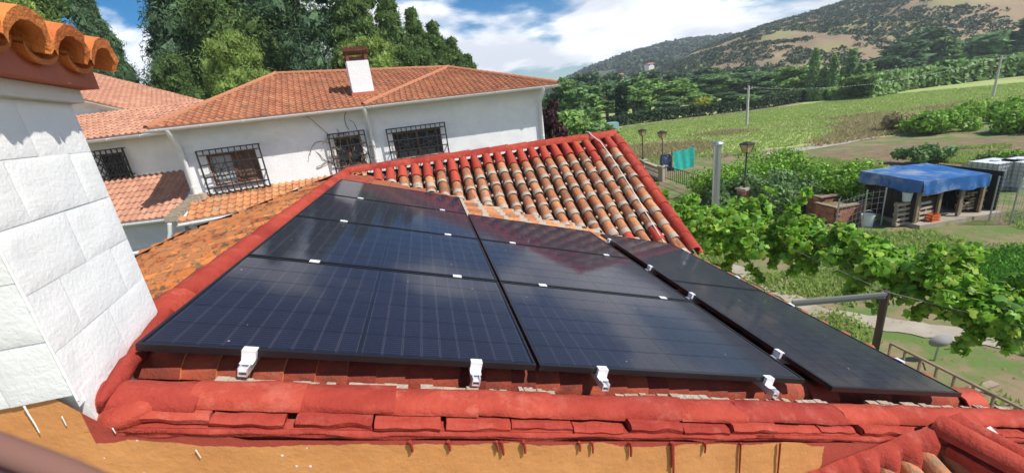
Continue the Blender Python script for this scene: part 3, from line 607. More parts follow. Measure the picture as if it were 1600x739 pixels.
# walls
def wall_paint():
    """ochre wall whose top band is painted red with a ragged lower edge (paint, fixed to the wall)"""
    m = mat('ochre_wall_with_red_paint_band', (0.66, 0.30, 0.105), (0.56, 0.24, 0.08), scale=3, bump=0.35, bscale=14, rough=0.85, c3=(0.45, 0.2, 0.09), s3=1.2, t3=(0.6, 0.8))
    nt = m.node_tree; L = nt.links.new; b = nt.nodes['Principled BSDF']; src = b.inputs['Base Color'].links[0].from_socket
    tc = nt.nodes.new('ShaderNodeTexCoord'); sp = nt.nodes.new('ShaderNodeSeparateXYZ'); L(tc.outputs['Object'], sp.inputs[0])
    def ma(op, a, c, d=None):
        q = nt.nodes.new('ShaderNodeMath'); q.operation = op
        for i, x in enumerate((a, c, d)):
            if x is None: continue
            if isinstance(x, (int, float)): q.inputs[i].default_value = x
            else: L(x, q.inputs[i])
        return q.outputs[0]
    h = ma('MULTIPLY_ADD', sp.outputs[0], TA, sp.outputs[2])          # height measured along the slope
    n = nt.nodes.new('ShaderNodeTexNoise'); n.inputs['Scale'].default_value = 2.6; n.inputs['Detail'].default_value = 7; n.inputs['Roughness'].default_value = 0.55; cb = nt.nodes.new('ShaderNodeCombineXYZ'); L(sp.outputs[0], cb.inputs[0]); L(ma('MULTIPLY', sp.outputs[2], 0.5), cb.inputs[2]); L(cb.outputs[0], n.inputs['Vector'])
    e = ma('MULTIPLY_ADD', n.outputs[0], 0.14, h)
    big = ma('GREATER_THAN', ma('MULTIPLY_ADD', n.outputs[0], 0.25, sp.outputs[0]), 3.32)
    start = ma('GREATER_THAN', sp.outputs[0], 0.02)
    band = ma('GREATER_THAN', e, ZA0 - 0.068 + 0.07)
    msk = ma('MULTIPLY', ma('MAXIMUM', band, big), start)
    x = nt.nodes.new('ShaderNodeMix'); x.data_type = 'RGBA'; L(msk, x.inputs[0]); L(src, x.inputs[6]); x.inputs[7].default_value = (*RED, 1)
    # white paint specks near the tower
    v = nt.nodes.new('ShaderNodeTexVoronoi'); v.inputs['Scale'].default_value = 16; L(tc.outputs['Object'], v.inputs['Vector'])
    sm = ma('MULTIPLY', ma('LESS_THAN', v.outputs['Distance'], 0.085), ma('LESS_THAN', sp.outputs[0], 0.75))
    y = nt.nodes.new('ShaderNodeMix'); y.data_type = 'RGBA'; L(sm, y.inputs[0]); L(x.outputs[2], y.inputs[6]); y.inputs[7].default_value = (0.8, 0.78, 0.75, 1); L(y.outputs[2], b.inputs['Base Color'])
    return m
MW = wall_paint()
mb = MB(); nseg = 60; prev = None
def wall_top(u): return (zA(u) if u >= U_R else zB(u)) - (0.02 if u < 0.4 else 0.05)
vs = []; nz_ = 14
for i in range(nseg + 1):
    u = -2.6 + (UEV + 0.25 + 2.6) * i / nseg
    for j in range(nz_ + 1):
        z = 2.6 + ((4.738 if u < 0.035 else wall_top(u)) - 2.6) * j / nz_; vs.append((u, -0.30 - 0.006 * noise.noise(Vector((u * 3, z * 4, 1))) - 0.004 * noise.noise(Vector((u * 9, z * 9, 4))), z))
mb.add(vs, [(i * (nz_ + 1) + j, (i + 1) * (nz_ + 1) + j, (i + 1) * (nz_ + 1) + j + 1, i * (nz_ + 1) + j + 1) for i in range(nseg) for j in range(nz_)], 0, True)
mb.box((-2.6, -0.29, 0), (UEV + 0.25, -0.05, 2.598)); mb.build('gable_wall', MW, HR)
mb = MB(); mb.prism([(4.6, -0.04), (4.8, -0.04), (4.8, 8.0), (4.6, 8.0)], 0, 2.98); mb.prism([(-1.6, 0), (-1.4, 0), (-1.4, 8.0), (-1.6, 8.0)], 0, 4.3); mb.prism([(-1.39, 7.8), (4.59, 7.8), (4.59, 8.0), (-1.39, 8.0)], 0, 2.9); mb.build('wall', M['stucco_warm'], HR)
# roof decks (the battens and mortar bed the tiles lie on)
RF = empty('roof'); RF.parent = HR
DK = 0.10
mb = MB()
def up_(f, d): return lambda x, y: f(x) - d
mb.prism([(U_R, -0.12), (UEV, -0.12), (UEV, 6.13 - 0.52 * UEV), (U_R, V_W)], lambda x, y: zA(x) - DK - 0.12, lambda x, y: zA(x) - DK)
mb.prism([(-1.72, 0.3), (U_R - 0.002, 0.3), (U_R - 0.002, V_W), (-0.68, 5.15), (-1.3, 4.25), (-1.72, 4.1)], lambda x, y: zB(x) - 0.16, lambda x, y: zB(x) - 0.06)
mb.prism([(U_R, V_W + 0.004), (UEV + 0.18, 6.13 - 0.52 * (UEV + 0.2) + 0.004), (UEV + 0.18, V_W)][0:3], lambda x, y: zW(y) - DK - 0.1, lambda x, y: zW(y) - DK)
mb.prism([(U_R, V_W + 0.003), (UEV + 0.18, V_W + 0.003), (UEV + 0.18, 8.2), (U_R - 1.2, 8.2)], lambda x, y: Z_R - TW * (y - V_W) - DK - 0.1, lambda x, y: Z_R - TW * (y - V_W) - DK)
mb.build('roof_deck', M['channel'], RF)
TL = 0.42
tileM = barrel_mesh('roof_tile', TL, 0.072, 0.092, 0.013, M['tile'])
tileR = barrel_mesh('roof_tile', TL, 0.072, 0.092, 0.013, M['redtile'])
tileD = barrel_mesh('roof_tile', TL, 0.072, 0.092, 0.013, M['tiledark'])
tileL = barrel_mesh('roof_tile', TL, 0.072, 0.092, 0.013, M['left'])
stuffA = MB()
def put_tile(me, p, x, n, lift=0.0):
    x = Vector(x).normalized(); y = Vector(n).cross(x).normalized(); x = (x + y * random.uniform(-0.03, 0.03)).normalized(); y = Vector(n).cross(x).normalized(); z = x.cross(y)
    x2 = (x + z * random.uniform(0.015, 0.05)).normalized(); z = x2.cross(y)
    return link('roof_tile', me, RF, frame(Vector(p) + z * lift, x2, y, z))
# wing: columns run down (-v)
PW = 0.2245; STEP = 0.30; cw = math.cos(math.atan(TW)); dW = Vector((0, -cw, -math.sin(math.atan(TW)))); nW = Vector((0, -math.sin(math.atan(TW)), cw))
ch = MB(); ncol = 23
for c in range(ncol):
    u = U_R + 0.10 + c * PW + random.uniform(-0.008, 0.008); vend = 6.13 - 0.52 * max(u, 0) + 0.06; sl = (V_W - vend) / cw; n = int(sl / STEP) + 1
    off = random.uniform(-0.08, 0.02)
    for r in range(n):
        s = 0.04 + r * STEP + off
        if s + TL > sl + 0.16: 
            s = sl + 0.10 - TL
            if s < 0: break
        p = Vector((u, V_W, Z_R)) + dW * s + nW * -0.035
        red = r == 0 or (r == 1 and c in (8, 20)) or (c in (19, 20, 21) and random.random() < 0.06)
        put_tile(tileR if red else tileM, p, dW, nW, random.uniform(0, 0.006))
    # inverted channel tile between columns, with bits of mortar
    uc = u + PW / 2; k = 5
    vc = 6.13 - 0.52 * max(uc, 0) + 0.02; L_ = (V_W - vc) / cw
    for r in range(int(L_ / STEP) + 1):
        a = r * STEP; b = min(L_, a + STEP)
        if b - a < 0.03: continue
        for e, (s0, lf) in enumerate(((a, 0.0), (b, 0.02))):
            pass
        V0 = [Vector((uc, V_W, Z_R)) + dW * a + Vector((1, 0, 0)) * 0.07 * math.cos(math.pi * q / k) + nW * (-0.03 - 0.05 * math.sin(math.pi * q / k)) for q in range(k + 1)]
        V1 = [Vector((uc, V_W, Z_R)) + dW * b + Vector((1, 0, 0)) * 0.08 * math.cos(math.pi * q / k) + nW * (-0.01 - 0.055 * math.sin(math.pi * q / k)) for q in range(k + 1)]
        ch.add(V0 + V1, [(q, k + 1 + q, k + 2 + q, q + 1) for q in range(k)], 0, True)
        if random.random() < 0.8:
            c0 = Vector((uc, V_W, Z_R)) + dW * (b - 0.03) + nW * -0.02 + Vector((random.uniform(-0.05, 0.05), 0, 0)); ch.tube([c0 - dW * 0.02, c0 + dW * 0.025], 0.022, 5, 1)
ch.build('channel_tile', [M['channel'], M['mortar']], RF, kind='stuff')
# main slope: columns run down (+u), spaced along v
ca = math.cos(SL); dA = Vector((ca, 0, -math.sin(SL))); nA = Vector((math.sin(SL), 0, ca)); LA = (UEV + 0.05 - U_R) / ca
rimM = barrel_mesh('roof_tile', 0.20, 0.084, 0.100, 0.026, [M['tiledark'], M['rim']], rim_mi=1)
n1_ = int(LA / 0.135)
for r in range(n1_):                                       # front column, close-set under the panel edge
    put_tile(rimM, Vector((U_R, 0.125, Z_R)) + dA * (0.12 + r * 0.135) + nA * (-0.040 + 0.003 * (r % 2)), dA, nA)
endt = barrel_mesh('roof_tile', 0.2, 0.09, 0.1, 0.014, M['redtile'])
put_tile(endt, Vector((U_R, 0.06, Z_R)) + dA * (LA - 0.17) + nA * -0.03, dA, nA); put_tile(endt, Vector((U_R, 0.085, Z_R)) + dA * (LA - 1.55) + nA * -0.036, dA, nA)
for c in range(1, 28):
    v = 0.125 + c * PW
    for r in range(int(LA / STEP) + 1):
        s = 0.1 + r * STEP; u = U_R + s * ca
        if v > 6.13 - 0.52 * max(u, 0) - 0.12 or u > UEV - 0.2: continue
        p = Vector((U_R, v, Z_R)) + dA * s + nA * -0.05
        gap = 2.95 < u < 3.75 and v < 3.6
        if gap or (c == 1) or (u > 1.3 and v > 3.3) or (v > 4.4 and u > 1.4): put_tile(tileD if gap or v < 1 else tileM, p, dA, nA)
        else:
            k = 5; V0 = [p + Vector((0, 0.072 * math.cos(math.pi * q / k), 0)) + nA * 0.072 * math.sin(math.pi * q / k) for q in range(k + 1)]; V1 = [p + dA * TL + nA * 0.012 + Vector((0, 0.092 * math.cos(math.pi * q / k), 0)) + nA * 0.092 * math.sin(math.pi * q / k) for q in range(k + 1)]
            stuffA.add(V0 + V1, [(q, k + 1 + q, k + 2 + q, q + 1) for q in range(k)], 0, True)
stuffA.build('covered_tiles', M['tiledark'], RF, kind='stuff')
# left slope: columns run down (-u)
cb_ = math.cos(math.atan(TB)); dB = Vector((-cb_, 0, -math.sin(math.atan(TB)))); nB = Vector((-math.sin(math.atan(TB)), 0, cb_))
def u_left(v): return float(np.interp(v, [0, 4.0, 4.25, 5.15, 6.22], [-1.72, -1.72, -1.3, -0.68, U_R]))
chl = MB()
for c in range(3, 28):
    v = 0.06 + c * PW
    for r in range(6):
        s = 0.08 + r * 0.3
        if U_R - (s + 0.3) * cb_ < u_left(v) - 0.1: continue
        put_tile(tileL, Vector((U_R, v, Z_R)) + dB * s + nB * -0.05, dB, nB)
chl.build
# painted ridge: long soft red barrel tiles
caps('ridge_tile', RF, (U_R - 0.02, 0.30, Z_R - 0.035), (U_R - 0.02, V_W + 0.02, Z_R - 0.035), 0.105, 0.36, M['red'])
caps('ridge_tile', RF, (U_R, V_W + 0.03, Z_R - 0.015), (UEV + 0.16, V_W + 0.03, Z_R - 0.015), 0.12, 0.36, M['red'])
caps('verge_tile', RF, (5.05, V_W + 0.05, Z_R + 0.0), (5.05, 3.62, zW(3.62) + 0.0), 0.10, 0.34, M['red'])
caps('verge_tile', RF, (5.17, V_W + 0.02, Z_R - 0.07), (5.17, 3.62, zW(3.62) - 0.07), 0.06, 0.34, M['red'])
# red band of mortar that seals the ridge to the slopes
mb = MB()
def strip(a, b, w, nrm, lift, n=40, seed=0):
    a, b, nrm = Vector(a), Vector(b), Vector(nrm); d = (b - a).normalized(); y = nrm.cross(d).normalized(); vs = []
    for i in range(n + 1):
        p = a.lerp(b, i / n); j = w * (1 + 0.35 * noise.noise(Vector((i * 0.7, seed, 0)))); vs += [p + y * 0.0 + nrm * lift, p + y * j * 0.6 + nrm * (lift * 0.8 + 0.006 * noise.noise(Vector((i * 1.3, seed, 5)))), p + y * j - nrm * 0.03]
    mb.add(vs, [(3 * i + k, 3 * i + 3 + k, 3 * i + 4 + k, 3 * i + 1 + k) for i in range(n) for k in (0, 1)], 0, True)
strip((U_R - 0.02, 0.3, Z_R), (U_R - 0.02, V_W, Z_R), 0.16, nB, 0.03, seed=1)
strip((U_R - 0.02, V_W, Z_R), (U_R - 0.02, 0.1, Z_R), 0.13, nA, 0.03, seed=2)
strip((-1.72, 4.1, zB(-1.72)), (-1.72, 0.3, zB(-1.72)), -0.10, nB, 0.05, seed=3)
strip((U_R, V_W, zB(U_R)), (-1.3, 4.25, zB(-1.3)), -0.08, nB, 0.05, seed=4)
strip((-1.3, 4.25, zB(-1.3)), (-1.72, 4.1, zB(-1.72)), -0.1, nB, 0.05, seed=6)
mb.build('painted_mortar', M['red'], RF)
# orange mortar band along the valley beside the panels
mb = MB(); n = 40; vs = []
for i in range(n + 1):
    u = 1.2 + (UEV - 1.2) * i / n; v = 6.13 - 0.52 * u; w = 0.24 * (1 + 0.25 * noise.noise(Vector((i * 0.6, 2, 2)))); z = zA(u) - 0.045
    vs += [(u + 0.03, v + 0.06, z + 0.035), (u - 0.02, v - w * 0.5, z + 0.012 + 0.01 * noise.noise(Vector((i, 0, 3)))), (u - 0.05, v - w, z - 0.02)]
mb.add(vs, [(3 * i + k, 3 * i + 3 + k, 3 * i + 4 + k, 3 * i + 1 + k) for i in range(n) for k in (0, 1)], 0, True); mb.build('valley_mortar', M['omortar'], RF)
# verge above the ochre wall: barrel course, flat course, broken mortar
def lumpy_cap(L, r, seed, a0=0.0, a1=math.pi, nx=18, na=14, m='red'):
    mb = MB()
    def fn(a, b):
        t = a0 + (a1 - a0) * b; x = L * a; e = 1 + 0.09 * noise.noise(Vector((x * 6, t * 1.6, seed))) + 0.04 * noise.noise(Vector((x * 19, t * 5, seed))); rr = r * (0.92 + 0.08 * a) * e
        return (x, -rr * math.cos(t) * 1.42, rr * math.sin(t) * 0.88)
    mb.grid(fn, nx, na)
    rim = [fn(1, k / na) for k in range(na + 1)]; inn = [(p[0] - 0.002, p[1] * 0.82, p[2] * 0.82) for p in rim]; mb.add(rim + inn, [(k, na + 1 + k, na + 2 + k, k + 1) for k in range(na)])
    return mb.mesh('verge_tile', M[m])
mb = MB(); mb.prism([(0.0, -0.285), (UEV, -0.285), (UEV, -0.075), (0.0, -0.075)], lambda x, y: zA(x) - 0.13, lambda x, y: zA(x) - 0.012); mb.build('verge_bed', M['red'], RF)
mb = MB(); mb.grid(lambda a, b: (0.085 + 0.115 * math.sin(math.pi * b) * math.cos(6.2832 * a) * (1 + 0.2 * noise.noise(Vector((a * 9, b * 4, 2)))), -0.205 + 0.098 * math.sin(math.pi * b) * math.sin(6.2832 * a), zA(0.08) - 0.005 + 0.056 * math.cos(math.pi * b)), 20, 10); mb.build('end_mortar', M['red'], RF)
vm = [lumpy_cap(0.40, 0.060, s) for s in range(5)]
nv = 15; S0 = 0.10
for i in range(nv):
    s = S0 + i * (LA + 0.20 - S0) / nv
    y = Vector((0, 1, 0)); link('verge_tile', vm[i % 5], RF, frame(Vector((U_R, -0.165 + random.uniform(-0.006, 0.006), Z_R)) + dA * s + nA * (0.030 + random.uniform(-0.004, 0.005)), dA, y, dA.cross(y)))
def slab_tile(L, w, t, seed):
    mb = MB(); nx = 12
    def P(x, y, z): return (x + 0.010 * noise.noise(Vector((x * 9, y * 20, seed))), y + 0.012 * noise.noise(Vector((x * 12, z * 9, seed + 4))), z + 0.009 * noise.noise(Vector((x * 10, y * 30, seed + 8))))
    for (y0, z0, y1, z1) in ((0, t, w * 0.9, t), (w * 0.9, t, w, t * 0.55), (w, t * 0.55, w * 0.97, 0), (w * 0.97, 0, 0, 0)):
        vs = [];
        for i in range(nx + 1): vs += [P(L * i / nx, -y0, z0), P(L * i / nx, -y1, z1)]
        mb.add(vs, [(2 * i + 1, 2 * i + 3, 2 * i + 2, 2 * i) for i in range(nx)], 0, True)
    for x in (0, L): mb.add([P(x, 0, 0), P(x, -w, 0), P(x, -w * 0.9, t), P(x, 0, t)], [(0, 1, 2, 3)] if x else [(3, 2, 1, 0)])
    return mb.mesh('edge_tile', M['red'])
sm_ = [slab_tile((0.285, 0.25, 0.287, 0.27, 0.286)[s], 0.186, (0.034, 0.028, 0.038, 0.03, 0.034)[s], s) for s in range(5)]
s = 0.27; i = 0
while s < LA + 0.1:
    link('edge_tile', sm_[i % 5], RF, frame(Vector((U_R, -0.10, Z_R)) + dA * s + nA * (-0.012 + random.uniform(-0.009, 0.009)) + Vector((0, random.uniform(-0.012, 0.008), 0)), dA, (0, 1, 0), dA.cross(Vector((0, 1, 0))))); s += 0.295; i += 1
mb = MB()                                                   # red under-course and mortar fillet down onto the wall
def fil(a, b):
    s_ = 0.19 + (LA - 0.02) * a; y = -0.300 + 0.04 * (b < 0.1) - 0.006 * (1 - b) + 0.008 * noise.noise(Vector((s_ * 6, b * 4, 7))); z = -0.012 - (0.026 + 0.02 * noise.noise(Vector((s_ * 3, 0, 2)))) * b + 0.012 * noise.noise(Vector((s_ * 5, b * 3, 1))) * (b > 0.3)
    return Vector((U_R, y, Z_R)) + dA * s_ + nA * z
mb.grid(fil, 110, 4); mb.build('mortar_fillet', M['red'], RF)
mb = MB(); s = 0.5
while s < LA + 0.0:                                         # broken pale mortar between verge and tiles
    L_ = random.uniform(0.06, 0.3)
    if random.random() < 0.8:
        P0 = Vector((U_R, -0.085 + random.uniform(-0.006, 0.006), Z_R)) + dA * s; h = random.uniform(0.042, 0.062); k = 5
        for q in range(k):
            a_ = P0 + dA * (L_ * q / k); b_ = P0 + dA * (L_ * (q + 1) / k + 0.004); hh = h + random.uniform(-0.008, 0.008)
            F_ = frame(a_, dA, (0, 1, 0), dA.cross(Vector((0, 1, 0)))); mb.box((0, -0.012, -0.03), ((b_ - a_).length, 0.016 + random.uniform(0, 0.008), hh), 0, F_)
    s += L_ + random.choice((0.0, 0.01, 0.06))
mb.build('verge_mortar', M['mortar'], RF, kind='stuff')
# paint drips on the ochre wall
for px, ln in ((775, 0.02), (783, 0.04), (818, 0.03), (905, 0.02), (925, 0.03), (1050, 0.12), (1052, 0.30), (1102, 0.03), (1158, 0.30), (1220, 0.35), (700, 0.015), (985, 0.05), (640, 0.02)):
    r = ray(px, 688); P = OF - YV * 0.31; P.z = 0; k = (P.dot(YV)) / r.dot(YV); q = Vector((0, 0, CAM_Z)) + r * k - OF; u = q.dot(XH); zt = zA(u) - 0.045; ln = ln + 0.035
    mb = MB(); w = random.uniform(0.004, 0.007); mb.tube([(u, -0.309, zt), (u + 0.003, -0.309, zt - ln * 0.6), (u + 0.001, -0.309, zt - ln)], [w * 1.3, w, w * 0.9], 6); mb.build('paint_drip', M['red'], HR)
# white paint run below the tower corner
def on_wall(px, py):
    r = ray(px, py); P = OF - YV * 0.308; P.z = 0; q = Vector((0, 0, CAM_Z)) + r * (P.dot(YV) / r.dot(YV)) - OF; return Vector((q.dot(XH), -0.309, q.z))
mb = MB(); mb.tube([on_wall(38, 634), on_wall(46, 648), on_wall(55, 662), on_wall(62, 675)], [0.003, 0.0022, 0.002, 0.0015], 6); mb.build('paint_drip', M['white'], HR)
for k, (a, b) in enumerate((((97, 650), (104, 664)), ((176, 668), (181, 676)), ((306, 702), (314, 714)))):
    mb = MB(); mb.tube([on_wall(*a), on_wall(*b)], [0.002, 0.0012], 5); mb.build('paint_drip', M['white'], HR)
# white cable lying over the wing
pts = []
for i in range(26):
    f = i / 25; v = V_W + 0.14 - f * 3.05; u = 4.62 + 0.03 * math.sin(f * 5) ; z = (zW(v) if v < V_W else Z_R) + 0.075 + (0.055 if f < 0.12 else 0)
    pts.append(MR @ Vector((u - 0.12 * (1 - f) * (f < 0.1) + 0.06 * f, v, z)))
mb = MB(); mb.tube(pts, 0.010, 6); tag(mb.build('cable', M['cable'], None), 'white cable running down the old tile slope beside its red verge', 'cable')
# ---------------------------------------------------------------- lean-to roof at lower right, against the ochre wall
LT = empty('lean_to', tuple(Uw(3.1, -0.33, 0)), AZ, 'small lean-to at the lower right, mossy tiles behind a red barrel coping', 'lean-to')
def Lp(u, v, z): return Vector((u - 3.1, v + 0.33, z))
zl = lambda u, v: 3.30 + 0.10 * (u - 3.1) + 0.55 * (v + 0.33)
mb = MB(); mb.prism([(0, -1.5), (1.25, -1.5), (1.25, -0.005), (0, -0.005)], lambda x, y: 2.0, lambda x, y: zl(x + 3.1, y - 0.33) - 0.09); mb.build('body', M['stucco_warm'], LT)
lt = MB(); dT = Vector((0, -1, -0.55)).normalized(); nT = Vector((-0.1, -0.5, 1)).normalized()
for c in range(9):
    u = 3.0 + c * 0.135
    for r in range(4):
        p = Lp(u, -0.34, zl(u, -0.33)) + dT * (r * 0.26 + 0.03 * random.random()) + nT * -0.05; x = dT; y = nT.cross(x).normalized(); 
        link('roof_tile', tileL if r else tileM, LT, frame(p, x, y, x.cross(y)) @ Matrix.Diagonal((0.9, 0.72, 0.8, 1)))
mb = MB(); vs = []; NE = 70
for i in range(NE + 1):
    u = 3.0 + 1.12 * i / NE; z = zl(u, -0.33); k = noise.noise(Vector((u * 9, 1, 0))); w = 0.02 + 0.045 * abs(math.sin(u * math.pi / 0.135)) + 0.03 * k
    vs += [Lp(u, -0.309, z + 0.075 + 0.02 * k), Lp(u, -0.345, z + 0.065 + 0.015 * noise.noise(Vector((u * 25, 4, 0)))), Lp(u, -0.345 - w, z + 0.02 - 0.5 * w + 0.02 * abs(math.sin(u * math.pi / 0.135))), Lp(u, -0.35 - w, z - 0.05 - 0.5 * w)]
mb.add(vs, [(4 * i + q + 1, 4 * i + 5 + q, 4 * i + 4 + q, 4 * i + q) for i in range(NE) for q in range(3)], 0, True)
mb.build('mortar_edge', M['red'], LT)
c0 = MR.inverted() @ G(1482, 676, 3.42); c1 = MR.inverted() @ G(1640, 760, 3.38)
A_ = Lp(c0.x, c0.y, 3.42); B_ = Lp(c1.x, c1.y, 3.38)
caps('coping_tile', LT, B_, A_, 0.08, 0.34, M['red']); caps('coping_tile', LT, B_ + Vector((0.16, 0.0, -0.05)), A_ + Vector((0.16, 0.0, -0.05)), 0.075, 0.34, M['red'])
mb = MB(); mb.beam(B_ + Vector((0.05, 0, -0.15)), A_ + Vector((0.05, 0, -0.15)), 0.26, 0.24); mb.build('coping_wall', M['red'], LT)
# ---------------------------------------------------------------- white tower
TWR = empty('chimney_tower', tuple(Uw(0.04, -0.3, 0)), AZ, 'square white-painted block tower with ochre barrel tile cap at the left edge', 'tower')
P2 = [(-1.35, -0.312), (0.04, -0.312), (-0.13, 0.46), (-1.35, 0.30)]
ZT = 5.74
mb = MB(); ins = [(-1.35, -0.3050), (0.033, -0.3050), (-0.137, 0.453), (-1.35, 0.293)]
loc = [(x - 0.04, y + 0.3) for x, y in ins]
mb.prism(loc, 4.742, ZT); mb.prism([(loc[0][0], loc[0][1] + 0.03), (loc[1][0] - 0.002, loc[1][1] + 0.03), loc[2], loc[3]], 4.45, 4.741); mb.build('core', M['white'], TWR)
mb = MB(); e0, e1 = Vector((0.02, 0.03, 4.67)), Vector((-0.14, 0.76, 4.695)); mb.tube([e0.lerp(e1, i / 14) + Vector((0.008 * noise.noise(Vector((i * 1.3, 0, 0))), 0, 0.012 * noise.noise(Vector((i * 0.9, 3, 0))))) for i in range(15)], [(0.034 + 0.012 * noise.noise(Vector((i, 7, 0)))) * min(1, 0.3 + i * 0.25) for i in range(15)], 10); mb.build('base_fillet', M['red'], TWR)
def block(L, H_, seed):
    mb = MB(); nx, nz = max(3, int(L / 0.05)), max(3, int(H_ / 0.05)); t = 0.0025
    def fn(a, b):
        ea = min(a, 1 - a) * L; eb = min(b, 1 - b) * H_; e = min(1, min(ea, eb) / 0.009); x, z = a * L, b * H_
        return (x, -t * e - 0.0035 * e * noise.noise(Vector((x * 7, z * 9, seed))) - 0.0012 * e * noise.noise(Vector((x * 35, z * 35, seed))) + 0.004, z)
    mb.grid(fn, nx * 2, nz * 2); return mb.mesh('block', M['white'])
def face_blocks(a, b, z0, z1, ch, off, seed):
    a, b = Vector((*a, 0)), Vector((*b, 0)); d = b - a; L = d.length; d.normalize(); nn = Vector((-d.y, d.x, 0)); z = z0; r = 0
    while z < z1 - 0.02:
        h = min(ch, z1 - z); x = -(off if r % 2 else 0.0)
        while x < L - 0.01:
            x0 = max(0, x); x1 = min(L, x + 0.40)
            if x1 - x0 > 0.04: link('block', block(x1 - x0 - 0.001, h - 0.002, seed + r * 7 + x0), TWR, frame(a + d * (x0 + 0.0015) + Vector((0, 0, z + 0.002 + random.uniform(-0.002, 0.002))), d, nn, (0, 0, 1)))
            x += 0.40
        z += h; r += 1
F2 = [(x - 0.04, y + 0.3) for x, y in P2]
face_blocks(F2[0], F2[1], 4.742, ZT, 0.205, 0.2, 3); face_blocks(F2[1], F2[2], 4.695, ZT, 0.205, 0.2, 9)
mb = MB()
for i in range(12):
    z = 4.72 + (ZT - 4.72) * i / 12; h = (ZT - 4.72) / 12; mb.tube([(F2[1][0] - 0.004, F2[1][1] + 0.006, z), (F2[1][0] - 0.004, F2[1][1] + 0.006, z + h + 0.01)], [0.004 + 0.002 * math.sin(i * 2.1), 0.004], 7, 0, False)
mb.build('corner_render', M['white'], TWR)
# cornice and tile cap (tiles point out over the right-hand face)
fa, fb = Vector((*F2[1], 0)), Vector((*F2[2], 0)); fd = (fb - fa).normalized(); fn_ = Vector((fd.y, -fd.x, 0))
def cor(o_, z0, z1, m, name, back=0.3):
    mb = MB(); a = fa - fd * 0.3 + fn_ * o_; b = fb + fd * (o_ * 0.7) + fn_ * o_; b2 = fb + fd * (o_ * 0.7) - fn_ * 1.3; a2 = fa - fd * 0.3 - fn_ * 1.3
    mb.prism([(p.x, p.y) for p in (a, b, b2, a2)], z0, z1); mb.build(name, M[m], TWR)
cor(0.035, ZT - 0.02, ZT + 0.035, 'stucco_warm', 'cornice_base'); cor(0.09, ZT + 0.037, ZT + 0.12, 'plaster_red', 'cornice'); cor(0.055, ZT + 0.122, ZT + 0.165, 'plaster_red', 'frieze')
capm = []
for sd in range(3):
    mb = MB(); nx, na, L_, rr = 6, 10, 0.52, 0.125
    def fo(a, b, k=1.0, sd=sd): 
        t = math.pi * b; x = L_ * a; e = 1 + 0.05 * noise.noise(Vector((x * 9, t * 2, sd))) + 0.03 * noise.noise(Vector((x * 25, t * 6, sd))); r_ = (rr * (0.88 + 0.12 * a) * e) * (1 - 0.17 * (1 - k))
        return (x + 0.012 * noise.noise(Vector((t * 3, sd, 2))) * a, -r_ * math.cos(t) * 1.05, r_ * math.sin(t) * 0.85 - (0.022 if k == 0 else 0))
    mb.grid(lambda a, b: fo(a, b), nx, na); mb.grid(lambda a, b: fo(a, 1 - b, 0), nx, na)
    o_ = [fo(1, k / na) for k in range(na + 1)]; i_ = [fo(1, k / na, 0) for k in range(na + 1)]; mb.add(o_ + i_, [(k, na + 1 + k, na + 2 + k, k + 1) for k in range(na)], 0, True)
    capm.append(mb.mesh('cap_tile', M['capt']))
Lf = (fb - fa).length; tilt = 0.26
xd = (fn_ - Vector((0, 0, tilt))).normalized()
for i in range(6):
    s = Lf + 0.02 - i * 0.27; yd = fd * -1; zd = xd.cross(yd)
    if zd.z < 0: yd = fd; zd = xd.cross(yd)
    p = fa + fd * s - fn_ * 0.345 + Vector((0, 0, ZT + 0.262)); link('cap_tile', capm[i % 3], TWR, frame(p, xd, yd, zd))
    if i < 5:
        mb = MB(); k = 8; vs = []
        for x_, r_ in ((0.03, 0.09), (0.49, 0.105)):
            vs += [p - fd * 0.135 + xd * x_ + yd * (r_ * math.cos(math.pi * q / k)) - zd * (r_ * 0.5 * math.sin(math.pi * q / k) - 0.012) for q in range(k + 1)]
        vs2 = [v - zd * 0.018 for v in vs]; n_ = k + 1
        mb.add(vs, [(q, n_ + q, n_ + q + 1, q + 1) for q in range(k)], 0, True); mb.add(vs2, [(q + 1, n_ + q + 1, n_ + q, q) for q in range(k)], 0, True); mb.add(vs[n_:] + vs2[n_:], [(q, n_ + q, n_ + q + 1, q + 1) for q in range(k)])
        mb.build('cap_channel', M['capt'], TWR)
